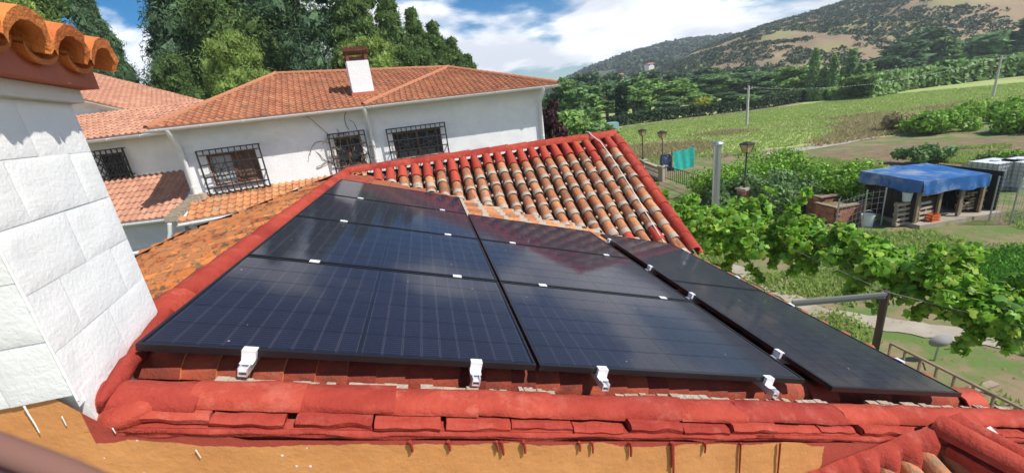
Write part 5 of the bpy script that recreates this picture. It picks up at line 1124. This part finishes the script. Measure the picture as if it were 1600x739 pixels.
def vine_leaf_mesh(name, C, D, size, m):
    """five-lobed leaves, folded along the midrib"""
    n = len(C); lob = [(0, -0.15), (0.42, -0.42), (0.55, 0.05), (0.95, 0.22), (0.50, 0.48), (0.38, 0.95), (0.0, 0.72 + 0.5)]
    half = np.array([(x, y) for x, y in lob]); pts = np.array([(0, 0.25)] + [tuple(p) for p in half] + [(-x, y) for x, y in half[::-1][1:-1]])
    D = D + 0.55 * rng.normal(size=(n, 3)); D[:, 2] += 0.35; D /= np.linalg.norm(D, axis=1)[:, None]
    A = rng.normal(size=(n, 3)); A[:, 2] -= 0.9; A -= D * (A * D).sum(1)[:, None]; A /= np.linalg.norm(A, axis=1)[:, None]; B = np.cross(D, A); s = (size * (0.4 + 1.0 * rng.beta(2, 2, n)))[:, None, None]
    P = pts[None, :, 0, None] * B[:, None, :] + pts[None, :, 1, None] * A[:, None, :] - np.abs(pts[None, :, 0, None]) * 0.35 * D[:, None, :] - (pts[None, :, 1, None] ** 2) * 0.18 * D[:, None, :]
    V = (C[:, None, :] + P * s).reshape(-1, 3); k = len(pts); F = np.array([(0, 1 + i, 1 + (i + 1) % (k - 1)) for i in range(k - 1)]); F = (F[None] + (np.arange(n) * k)[:, None, None]).reshape(-1, 3)
    mi = np.repeat(rng.choice(3, n, p=[0.64, 0.17, 0.19]), k - 1); return np_mesh(name, V, F, m, mi)
def vine(path, n, size, label, loc, spread=0.45, thick=0.4, name='grape_vine', singles=0):
    t = empty(name, tuple(loc), label=label, cat='vine'); O = Vector(loc); cl = []; shoots = []
    for i in range(len(path) * 9):
        k = random.randrange(len(path) - 1); p = Vector(path[k]).lerp(Vector(path[k + 1]), random.random()) - O; s = spread * random.uniform(0.35, 0.75)
        cl.append((p.x + random.gauss(0, spread * 0.55), p.y + random.gauss(0, spread * 0.55), p.z + random.gauss(0, thick * 0.5) + 0.05, s, s, s * 0.7))
    for i in range(len(path) * 7):      # young shoots sticking up and out
        k = random.randrange(len(path) - 1); p = Vector(path[k]).lerp(Vector(path[k + 1]), random.random()) - O; q = Vector((random.gauss(0, 1), random.gauss(0, 1), random.choice((-1.0, 0.9, 0.5)))).normalized() * spread * random.uniform(1.2, 2.2)
        for j in range(4): c = p + q * (0.5 + j * 0.16); cl.append((c.x, c.y, c.z, 0.09, 0.09, 0.09))
        shoots.append((p, q))
    C, D = clump_pts(cl, n); link('foliage', vine_leaf_mesh('foliage', C, D, size, [LM['vine'], LM['vine_dark'], LM['vine_young']]), t)['kind'] = 'stuff'
    mb = MB()
    for a, b in zip(path, path[1:]):
        a, b = Vector(a) - O, Vector(b) - O; pts = [a.lerp(b, i / 5) + Vector((random.gauss(0, 0.05), random.gauss(0, 0.05), random.gauss(0, 0.05))) for i in range(6)]; mb.tube(pts, 0.022, 5)
    for p, q in shoots: mb.tube([p, p + q * 0.5 + Vector((0, 0, 0.03)), p + q * 1.05], [0.008, 0.006, 0.003], 4)
    tag(mb.build('stems', M['bark'], t), kind='stuff'); return t
v1 = [G(1050, 325, 2.15), G(1085, 345, 2.15), G(1120, 362, 2.2), G(1165, 375, 2.2), G(1215, 375, 2.3)]
vine(v1, 6500, 0.092, 'dense grape vine canopy right of the red verge tiles', v1[0] * 1.0, 0.62, 0.28)
v2 = [G(1205, 372, 2.4), G(1270, 378, 2.4), G(1330, 400, 2.4), G(1385, 425, 2.45)]
vine(v2, 3800, 0.08, 'grape vine over the pergola wire between the canopy and the dark post', v2[0], 0.36, 0.22)
v3 = [G(1385, 420, 2.45), G(1440, 440, 2.35), G(1500, 470, 2.3), G(1560, 495, 2.25), G(1640, 500, 2.2)]
vine(v3, 4500, 0.075, 'grape vine trailing right from the dark post towards the picture edge', v3[0], 0.33, 0.24)
tw = empty('vine_trunk', (5.2, 5.15, 0), label='crooked dark vine trunk climbing beside the pergola post', cat='vine trunk'); mb = MB(); mb.tube([(0, 0, 0), (0.1, 0.05, 0.6), (-0.08, 0.0, 1.3), (-0.1, -0.02, 1.9), (-0.1, 0, 2.4)], [0.05, 0.045, 0.05, 0.035, 0.03], 7); mb.build('stem', M['bark'], tw)
dk = G(1470, 528, 0.5); t = empty('satellite_dish', tuple(dk - Vector((0, 0, 0.5))), 0, 'pale oval dish standing under the trailing vine', 'dish'); mb = MB()
mb.grid(lambda a, b: (0.22 * a * math.cos(6.2832 * b), -0.12 + 0.12 * a * a, 0.45 + 0.13 * a * math.sin(6.2832 * b)), 5, 20); mb.build('reflector', mat('dull_grey_dish', (0.22, 0.22, 0.21), rough=0.7), t); mb = MB(); mb.tube([(0, 0.02, 0), (0, 0, 0.55)], 0.02, 6); mb.tube([(0, -0.1, 0.32), (0, -0.4, 0.55)], 0.012, 5); mb.build('stand', M['galv'], t)
# ================================================================ VEGETATION
# conifers behind the houses
def tl(px, ptop, y, r, kind, lm, n, size, label, aspect=0.19):
    b = AT(px, 200, y); h = AT(px, ptop, y).z; return tree(b.x, y, h, r, kind, lm, n, size, label, 'conifer', 'conifers behind the houses', 'conifer_tree', variants=1, aspect=aspect)
pinesL = [(462, -60, 37, 3.2, 'pine', 'pine', 'dark pine farthest back, filling the gap left of the house chimney'), (20, -120, 27, 3.6, 'pine', 'pine2', 'bright green pine at the far left above the ochre cap tiles'), (95, -150, 30, 3.4, 'pine', 'pine', 'tall dark pine behind the left tower, left of the cedar'), (205, -40, 27, 2.1, 'cone', 'cedar', 'dark layered cedar left of the blue gap of sky'),
 (205, 100, 25, 1.8, 'cone', 'cedar', 'low dark cedar just above the pink roof'), (330, -150, 32, 3.2, 'cone', 'cedar', 'tall bluish conifer right of the blue gap of sky'), (392, 52, 25, 1.9, 'pine', 'pine2', 'lighter green pine in front of the tall dark ones, left of the chimney'), (420, -170, 33, 4.4, 'pine', 'pine', 'tall dark pine rising left of the house chimney'),
 (300, 78, 29, 1.9, 'pine', 'pine', 'short dark pine in the shade above the left ridge'), (510, -160, 34, 4.0, 'pine', 'cedar', 'tall dark conifer right behind the house chimney'), (590, -110, 33, 3.4, 'cone', 'pine', 'tall conifer right of the house chimney'), (600, 55, 28, 2.4, 'pine', 'pine2', 'low light green pine just right of the house chimney'),
 (640, -35, 34, 2.7, 'cone', 'pine', 'pine second in the row that steps down to the right'), (672, 8, 36, 2.6, 'cone', 'pine', 'pine third in the row that steps down to the right'), (700, 30, 38, 2.6, 'cone', 'pine', 'pine fourth in the row that steps down to the right'), (724, 56, 40, 2.5, 'cone', 'pine', 'pine fifth in the row that steps down to the right'), (745, 82, 42, 2.3, 'cone', 'pine', 'last and lowest pine at the right end of the row')]
for px, pt, y, r, k, lm, lab in pinesL: tl(px, pt, y, r * 1.3, k, lm, 56000, 0.15, lab)
# valley trees
def vt(px, ptop, y, r, kind, lm, label, n=5200, size=0.20, cat='tree', name='tree', aspect=0.7):
    b = AT(px, 150, y); h = max(1.5, AT(px, ptop, y).z); tree(b.x, y, h, r, kind, lm, n, size, label, cat, 'trees of the valley floor', name, aspect=aspect)
vtr = [(885, 118, 62, 4.0, 'round', 'oak'), (905, 130, 80, 5.0, 'round', 'oak'), (930, 122, 92, 5.5, 'round', 'dark'), (948, 128, 84, 5.0, 'round', 'oak'), (990, 118, 96, 6, 'round', 'oak'), (1015, 122, 88, 5.5, 'round', 'oak2'), (1040, 126, 96, 5.5, 'round', 'oak'), (1060, 124, 88, 5, 'round', 'oak2'), (1085, 118, 104, 6, 'round', 'dark'),
 (1110, 116, 98, 6, 'round', 'oak'), (1130, 112, 110, 6.5, 'round', 'oak'), (1150, 114, 100, 5.5, 'round', 'dark'), (1175, 110, 104, 6, 'round', 'oak'), (1200, 112, 96, 5.5, 'round', 'oak'), (1225, 104, 100, 5.0, 'round', 'oak2'), (1238, 104, 82, 3.6, 'round', 'oak2'), (1000, 140, 76, 3.0, 'round', 'oak2'), (1040, 150, 76, 3.0, 'round', 'oak'), (1090, 146, 80, 3.2, 'round', 'oak2'), (1130, 144, 80, 3.6, 'round', 'dark'), (1165, 148, 78, 3.0, 'round', 'oak2'), (1195, 140, 80, 3.5, 'round', 'dark'),
 (960, 112, 120, 7, 'round', 'dark'), (1010, 108, 130, 7, 'round', 'dark'), (1060, 110, 125, 7, 'round', 'dark'), (915, 112, 125, 7, 'round', 'dark'), (1160, 102, 128, 7, 'round', 'dark'), (1100, 104, 130, 7, 'round', 'dark')]
kindn = {'oak': 'mid green', 'oak2': 'light green', 'dark': 'dark green'}
marks = ['by the house corner', 'behind the plum tree', 'left of the cypress', 'just left of the cypress', 'just right of the cypress', 'right of the cypress', 'left of the yellow shrub', 'above the yellow shrub', 'behind the first distant pole', 'right of the first distant pole', 'left of the meadow pole', 'behind the meadow pole', 'beside the second distant pole', 'left of the poplars', 'behind the light tree by the poplars', 'beside the red hut', 'low, over the dark hedge near its left end', 'low, behind the hedge', 'low, beside the yellow shrub', 'low, left of the meadow pole', 'low, at the meadow pole', 'low, between meadow pole and hut', 'far back behind the cypress', 'far back at the foot of the hill', 'far back below the brown spur', 'far back above the house eave', 'far back below the brown hillside, right', 'far back below the brown hillside, middle']
for (px, pt, y, r, k, lm), mk in zip(vtr, marks): vt(px, pt, y, r, k, lm, '%s round tree in the valley, %s' % (kindn[lm], mk))
vt(970, 136, 74, 1.0, 'poplar', 'hedge', 'narrow dark cypress standing among the valley trees', 1500, 0.28, 'cypress', 'cypress_tree'); vt(927, 150, 66, 0.9, 'poplar', 'oak2', 'pale narrow conifer left of the dark cypress', 900, 0.25, 'conifer', 'conifer_tree')
for px, pt, lab in ((1268, 76, 'tallest poplar, leftmost of the poplar row'), (1284, 104, 'second poplar of the row from the left, behind the red hut'), (1298, 86, 'third poplar of the row from the left'), (1312, 106, 'fourth poplar of the row from the left'), (1325, 77, 'tall poplar right of the middle of the row'), (1340, 101, 'broad poplar second from the right end of the row'), (1352, 98, 'rightmost poplar of the row')):
    vt(px, pt, random.uniform(70, 76), 0.95, 'poplar', 'poplar', lab, 3400, 0.2, 'poplar', 'poplar_tree')
for px, pt, y, r, lm, lab in ((1395, 60, 118, 6, 'dark', 'dark pine left of the pair on the hill foot'), (1432, 42, 122, 6.5, 'dark', 'tallest spreading pine on the hill foot'), (1462, 60, 116, 4.5, 'oak', 'green tree just right of the spreading pines'), (1535, 52, 112, 6.5, 'oak', 'broad green tree at the foot of the hill on the right'), (1528, 88, 96, 3, 'oak', 'small green tree in front of the broad one on the right'), (1596, 22, 108, 6, 'dark', 'dark tree cut by the right edge of the picture'), (1488, 66, 140, 3.4, 'dark', 'small dark tree on the hillside between pines and broad tree'), (1380, 88, 100, 5, 'dark', 'low dark tree right of the poplars'), (1420, 92, 98, 5, 'dark', 'low dark tree under the spreading pine')):
    vt(px, pt, y, r, 'round', lm, lab, 2600, 0.45)
# hedge, reeds, yellow shrub, red hut
def foliage_band(name, pts, w, h, n, size, lm, label, cat, stuff=False, jz=0.15):
    P = [Vector(p) for p in pts]; seg = [(b - a).length for a, b in zip(P, P[1:])]; C = []; D = []; L_ = sum(seg)
    for _ in range(n):
        s = random.random() * L_; k = 0
        while k < len(seg) - 1 and s > seg[k]: s -= seg[k]; k += 1
        d = (P[k + 1] - P[k]).normalized(); p = P[k] + d * s; nn = Vector((-d.y, d.x, 0)); a = random.uniform(0, math.pi); hh = h * (1 + jz * noise.noise(Vector((p.x * 0.35, p.y * 0.35, 3)))); q = p + nn * math.cos(a) * w / 2 * random.uniform(0.7, 1); q.z = random.random() ** 0.7 * hh if abs(math.cos(a)) > 0.5 else hh * random.uniform(0.8, 1.03); C.append(tuple(q)); D.append(tuple(nn * math.cos(a) + Vector((0, 0, math.sin(a) + 0.2))))
    V, F = leaves(np.array(C), np.array(D), size, 0.6, 0.5); o = link(name, np_mesh(name, V, F, LM[lm]))
    return tag(o, label, cat, kind='stuff' if stuff else None)
foliage_band('hedge', [G(950, 200), G(1000, 193), G(1060, 186), G(1130, 178), G(1200, 169), G(1262, 158)], 1.4, 1.75, 9000, 0.22, 'hedge', 'long dark clipped hedge along the upper road', 'hedge')
foliage_band('reeds', [G(1335, 156), G(1400, 142), G(1480, 132), G(1560, 122), G(1660, 112)], 5, 3.2, 9000, 0.5, 'reed', 'pale green reeds along the top of the meadow', 'reeds', True, 0.4)
foliage_band('reeds', [G(1230, 160), G(1290, 157), G(1345, 152)], 2.5, 2.0, 2500, 0.4, 'oak2', 'low green thicket at the foot of the poplars', 'thicket', True, 0.5)
shrub(*AT(1099, 172, 72).xy, 2.0, 2.0, 3.0, 'yellow', 700, 0.2, 'bright yellow shrub behind the hedge'); shrub(*AT(1304, 150, 74).xy, 1.8, 1.8, 3.0, 'yellow', 500, 0.2, 'yellowish shrub beside the red hut')
hp = AT(1288, 150, 76); t = empty('hut', (hp.x, 71, 0), 0.2, 'small red-brown hut half hidden under the poplars', 'hut'); mb = MB(); mb.box((-1.2, 0, 0), (1.2, 2.0, 1.7)); mb.build('wall', M['brick'], t); mb = MB(); slab(mb, [(-1.4, -0.3, 1.72), (1.4, -0.3, 1.72), (1.4, 2.3, 2.1), (-1.4, 2.3, 2.1)], 0.1); mb.build('roof', M['htile'], t)
for sx in (-0.8, 0.6): mb = MB(); mb.box((sx, -0.03, 0.8), (sx + 0.45, 0.02, 1.3)); mb.build('window', M['glass'], t)
# far white houses on the hill
for px, py, w_, lab in ((1018, 99, 4.5, 'white house high on the distant wooded hill'), (970, 116, 5, 'pale house low on the distant hill, right of another'), (948, 121, 6, 'pale long house lowest on the distant hill')):
    y = 330; p = AT(px, py, y); t = empty('far_house', (p.x, y, p.z - 2.5), 0.2, lab, 'house', 'pale houses on the distant hill'); mb = MB(); mb.box((-w_ / 2, 0, -2.5), (w_ / 2, 6, 2)); mb.build('wall', M['stucco_warm'], t); mb = MB(); slab(mb, [(-w_ / 2 - .4, -.4, 2.02), (w_ / 2 + .4, -.4, 2.02), (w_ / 2 + .4, 3, 2.9), (-w_ / 2 - .4, 3, 2.9)], 0.2); slab(mb, [(-w_ / 2 - .4, 3.01, 2.9), (w_ / 2 + .4, 3.01, 2.9), (w_ / 2 + .4, 6.4, 2.02), (-w_ / 2 - .4, 6.4, 2.02)], 0.2); mb.build('roof', M['ptile'], t)
    for x in (-2.5, 1.5): mb = MB(); mb.box((x, -0.05, 0.8), (x + 1, 0.02, 2)); mb.build('window', M['glass'], t)
# trees by the house end
for px, pt, y, r, lm, lab in ((858, 150, 24, 1.0, 'plum', 'dark purple-leaved plum tree beside the white house corner'), (880, 165, 30, 2.0, 'oak2', 'bright green garden tree just right of the white house'), (905, 178, 34, 2.4, 'oak', 'green garden tree behind the far end of the red ridge'), (925, 186, 38, 2.2, 'oak2', 'low green garden tree left of the hedge end')):
    vt(px, pt, y, r, 'round', lm, lab, 4200, 0.14)
tarp2 = AT(935, 196, 60); t = empty('cover', (tarp2.x, 60, 0), 0.1, 'pale blue cover stretched near the left end of the dark hedge', 'cover'); mb = MB(); mb.grid(lambda a, b: (-3 + 6 * a, 2 * b, 1.3 + 0.12 * math.sin(a * 9) * math.sin(b * 3)), 12, 4); mb.grid(lambda a, b: (-3 + 6 * a, 0.02 * math.sin(a * 20), 1.3 * b), 12, 3); mb.build('sheet', mat('pale_blue_cover', (0.22, 0.36, 0.40), rough=0.6), t)
# garden bushes
gb = [(1135, 258, 19, 1.2, 'bush'), (1178, 256, 19.5, 1.3, 'bush'), (1215, 232, 19.5, 1.6, 'bush'), (1222, 272, 16.8, 1.4, 'oak'), (1262, 278, 17.5, 1.2, 'oak'), (1150, 292, 17.6, 0.9, 'oak')]
for (px, pt, y, r, lm), mk in zip(gb, ('left of the nearest lamp', 'behind the nearest lamp', 'tallest, right of the nearest lamp', 'in front of the tallest bush', 'right of all by the raised beds', 'just above the brick pillar')):
    p = AT(px, 300, y); h = AT(px, pt, y).z; shrub(p.x, y, r * 2, r * 1.8, max(1.2, h), lm, 6500, 0.075, '%s leafy garden bush, %s' % ('bright green' if lm == 'bush' else 'dark green', mk), cat='bush', group='bushes around the nearest lamp', nclump=20)
p = AT(1325, 300, 15.8); shrub(p.x, 15.8, 2.0, 1.6, AT(1325, 253, 15.8).z, 'bush', 5000, 0.07, 'bright green fruit bush left of the blue shed', nclump=16)
p = AT(1440, 245, 21.5); shrub(p.x, 21.5, 2.2, 1.4, 0.9, 'oak', 2500, 0.09, 'low dark plants in the soil behind the blue shed', nclump=12); p = AT(1590, 250, 18); shrub(p.x, 18, 2.4, 1.6, 1.0, 'bush', 2500, 0.08, 'bright weeds behind the white tanks', nclump=12); p = AT(1555, 258, 17.5); shrub(p.x, 17.5, 2.6, 1.4, 0.9, 'dark', 2200, 0.08, 'dark low bush between the shed and the tanks', nclump=12)
for (px, py, w, d, h, lm, mk) in ((1455, 208, 4.2, 2.5, 1.6, 'bush', 'left end of the vine hedge on the right, lower'), (1540, 192, 7.5, 2.6, 1.7, 'bush', 'long bright leafy hedge on the right in the meadow'), (1605, 206, 3.4, 2.5, 1.5, 'bush', 'bright bush at the right edge below the long hedge'), (1405, 205, 1.4, 1.2, 1.3, 'dry', 'tuft of tall reddish dry grass left of the hedge')):
    g = G(px, py, 0); shrub(g.x, g.y, w, d, h, lm, 5000, 0.12, mk, nclump=26)
# ground cover
def tufts(name, poly, n, h, lm, label, m=3, w=0.35, z=0.0, seed=0, dens=None, fall=True):
    xs = [p[0] for p in poly]; ys = [p[1] for p in poly]; C = []
    def ins(x, y):
        c = False; j = len(poly) - 1
        for i in range(len(poly)):
            xi, yi = poly[i][0], poly[i][1]; xj, yj = poly[j][0], poly[j][1]
            if (yi > y) != (yj > y) and x < (xj - xi) * (y - yi) / (yj - yi) + xi: c = not c
            j = i
        return c
    tr = 0
    while len(C) < n and tr < n * 20:
        tr += 1; x, y = random.uniform(min(xs), max(xs)), random.uniform(min(ys), max(ys))
        if not ins(x, y): continue
        if dens is not None and noise.noise(Vector((x * dens[0], y * dens[0], seed))) < dens[1] + random.uniform(-0.1, 0.1): continue
        C.append((x, y))
    C = np.array(C); C = np.repeat(C, m, 0); k = len(C); P = np.zeros((k, 3)); P[:, :2] = C + rng.normal(size=(k, 2)) * h * 0.5; P[:, 2] = z
    A = rng.uniform(0, 6.283, k); d = np.stack([np.cos(A), np.sin(A), np.zeros(k)], 1); H_ = (h * rng.uniform(0.5, 1.3, k))[:, None]; lean = rng.normal(size=(k, 3)) * 0.45; lean[:, 2] = 1
    V = np.stack([P - d * H_ * w * 0.5, P + d * H_ * w * 0.5, P + lean * H_], 1).reshape(-1, 3); F = np.arange(3 * k).reshape(k, 3)
    return tag(link(name, np_mesh(name, V, F, LM[lm])), label, 'ground cover', kind='stuff')
tufts('grass', [(9, 31), (22, 31.5), (40, 33), (62, 36), (75, 60), (60, 68), (20, 68), (12, 50)], 40000, 0.15, 'grass', 'long grass over the meadow', 3, 0.6, 0.01)
tufts('crop_plants', [(10.0, 11.8), (11.2, 10.7), (13.0, 10.5), (16.2, 10.1), (20, 9.5), (17, 7.3), (12.2, 8.3), (10.4, 9.6)], 9000, 0.13, 'crop', 'dense low green crop in the garden bed', 4, 0.9, 0.02)
tufts('weeds', [(4.5, 12), (8, 4), (13, 3), (22, 10), (18, 16), (9, 14)], 11000, 0.11, 'grass', 'weeds scattered over the dry garden soil', 3, 0.6, 0.01, 5, (0.55, 0.12)); tufts('weeds', [G(1200, 250), G(1600, 225), G(1640, 268), G(1300, 275)], 7000, 0.13, 'grass', 'weeds in the tilled plot behind the shed', 3, 0.6, 0.02, 7, (0.35, 0.05))
tufts('dry_grass', [(9, 30), (24, 30), (40, 33), (60, 40), (62, 44), (27, 46), (12, 44)], 6000, 0.28, 'dry', 'dry straw-coloured grass along the tracks', 3, 0.4, 0.01, 9, (0.12, 0.1))

def stones(name, polys, n, r0, m, label):
    V = []; F = []
    for _ in range(n):
        poly = random.choice(polys); a, b, c = random.sample(poly, 3); u, v = random.random(), random.random()
        if u + v > 1: u, v = 1 - u, 1 - v
        x = a[0] + (b[0] - a[0]) * u + (c[0] - a[0]) * v; y = a[1] + (b[1] - a[1]) * u + (c[1] - a[1]) * v; r = r0 * random.uniform(0.3, 1.5); k = len(V)
        for d in ((1, 0, 0), (0.2, 1, 0), (-1, 0.1, 0), (0, -1, 0), (0.1, 0.1, 0.8)): V.append((x + d[0] * r * random.uniform(0.7, 1.2), y + d[1] * r * random.uniform(0.6, 1.1), max(0, d[2]) * r * random.uniform(0.5, 1.1)))
        F += [(k, k + 1, k + 4), (k + 1, k + 2, k + 4), (k + 2, k + 3, k + 4), (k + 3, k, k + 4)]
    tag(link(name, np_mesh(name, np.array(V), np.array(F), m)), label, 'stones', kind='stuff')
GP = [(5, 13), (7, 4), (13, 3), (20, 10), (17, 15), (9, 16)]
stones('clods', [GP], 2600, 0.035, MSOIL, 'small clods and stones on the dry garden soil'); stones('clods', [[tuple(G(1200, 250)[:2]), tuple(G(1600, 225)[:2]), tuple(G(1640, 262)[:2]), tuple(G(1300, 275)[:2])]], 3500, 0.07, MSOIL, 'clods of earth in the tilled plot behind the shed')
for px, py, lab in ((1222, 445, 'loose plank lying on the dry soil near the panels'), (1520, 610, 'broken plank lying on the dry soil at the lower right'), (1440, 372, 'plank lying on bare earth in front of the blue shed')):
    g = G(px, py, 0.02); mb = MB(); mb.box((-0.5, -0.06, 0), (0.5, 0.06, 0.03), 0, Matrix.Rotation(random.uniform(-0.5, 0.5), 4, 'Z')); o = tag(mb.build('plank', M['wood'], None), lab, 'plank'); o.location = g
# near parapet, added where a soft dark shadow lies
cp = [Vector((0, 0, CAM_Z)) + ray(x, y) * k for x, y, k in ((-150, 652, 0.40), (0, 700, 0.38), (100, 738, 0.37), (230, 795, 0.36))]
t = empty('parapet', tuple(cp[1]), label='added near parapet, blurred pinkish coping over a shadow-coloured wall, in the bottom left corner', cat='parapet')
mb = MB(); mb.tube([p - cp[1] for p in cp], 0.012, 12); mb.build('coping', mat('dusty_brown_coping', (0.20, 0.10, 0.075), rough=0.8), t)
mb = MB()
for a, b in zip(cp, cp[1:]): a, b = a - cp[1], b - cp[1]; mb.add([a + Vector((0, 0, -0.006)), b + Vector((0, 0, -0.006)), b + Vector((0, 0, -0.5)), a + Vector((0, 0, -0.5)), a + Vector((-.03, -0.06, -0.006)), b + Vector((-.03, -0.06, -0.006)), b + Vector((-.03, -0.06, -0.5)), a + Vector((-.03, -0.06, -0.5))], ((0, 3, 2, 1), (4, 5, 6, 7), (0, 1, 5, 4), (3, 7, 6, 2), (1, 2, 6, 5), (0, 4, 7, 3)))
mb.build('wall', mat('shadow_purple_brown_wall', (0.05, 0.025, 0.03), rough=0.9), t)  # near-black brown stands in for the shadow below the coping
cam_data.dof.use_dof = True; cam_data.dof.focus_distance = 4.0; cam_data.dof.aperture_fstop = cam_data.lens / 1000 / 0.005

# air
hz = MB(); hz.box((-700, -60, -2), (1500, 1000, 110)); hm = bpy.data.materials.new('thin_air'); hm.use_nodes = True; hn = hm.node_tree; hn.nodes.clear()
ho = hn.nodes.new('ShaderNodeOutputMaterial'); hv = hn.nodes.new('ShaderNodeVolumePrincipled'); hv.inputs['Color'].default_value = (0.80, 0.88, 1.0, 1); hv.inputs['Density'].default_value = 0.0005; hv.inputs['Anisotropy'].default_value = 0.2
hn.links.new(hv.outputs[0], ho.inputs['Volume']); hz.build('haze', hm, kind='stuff')
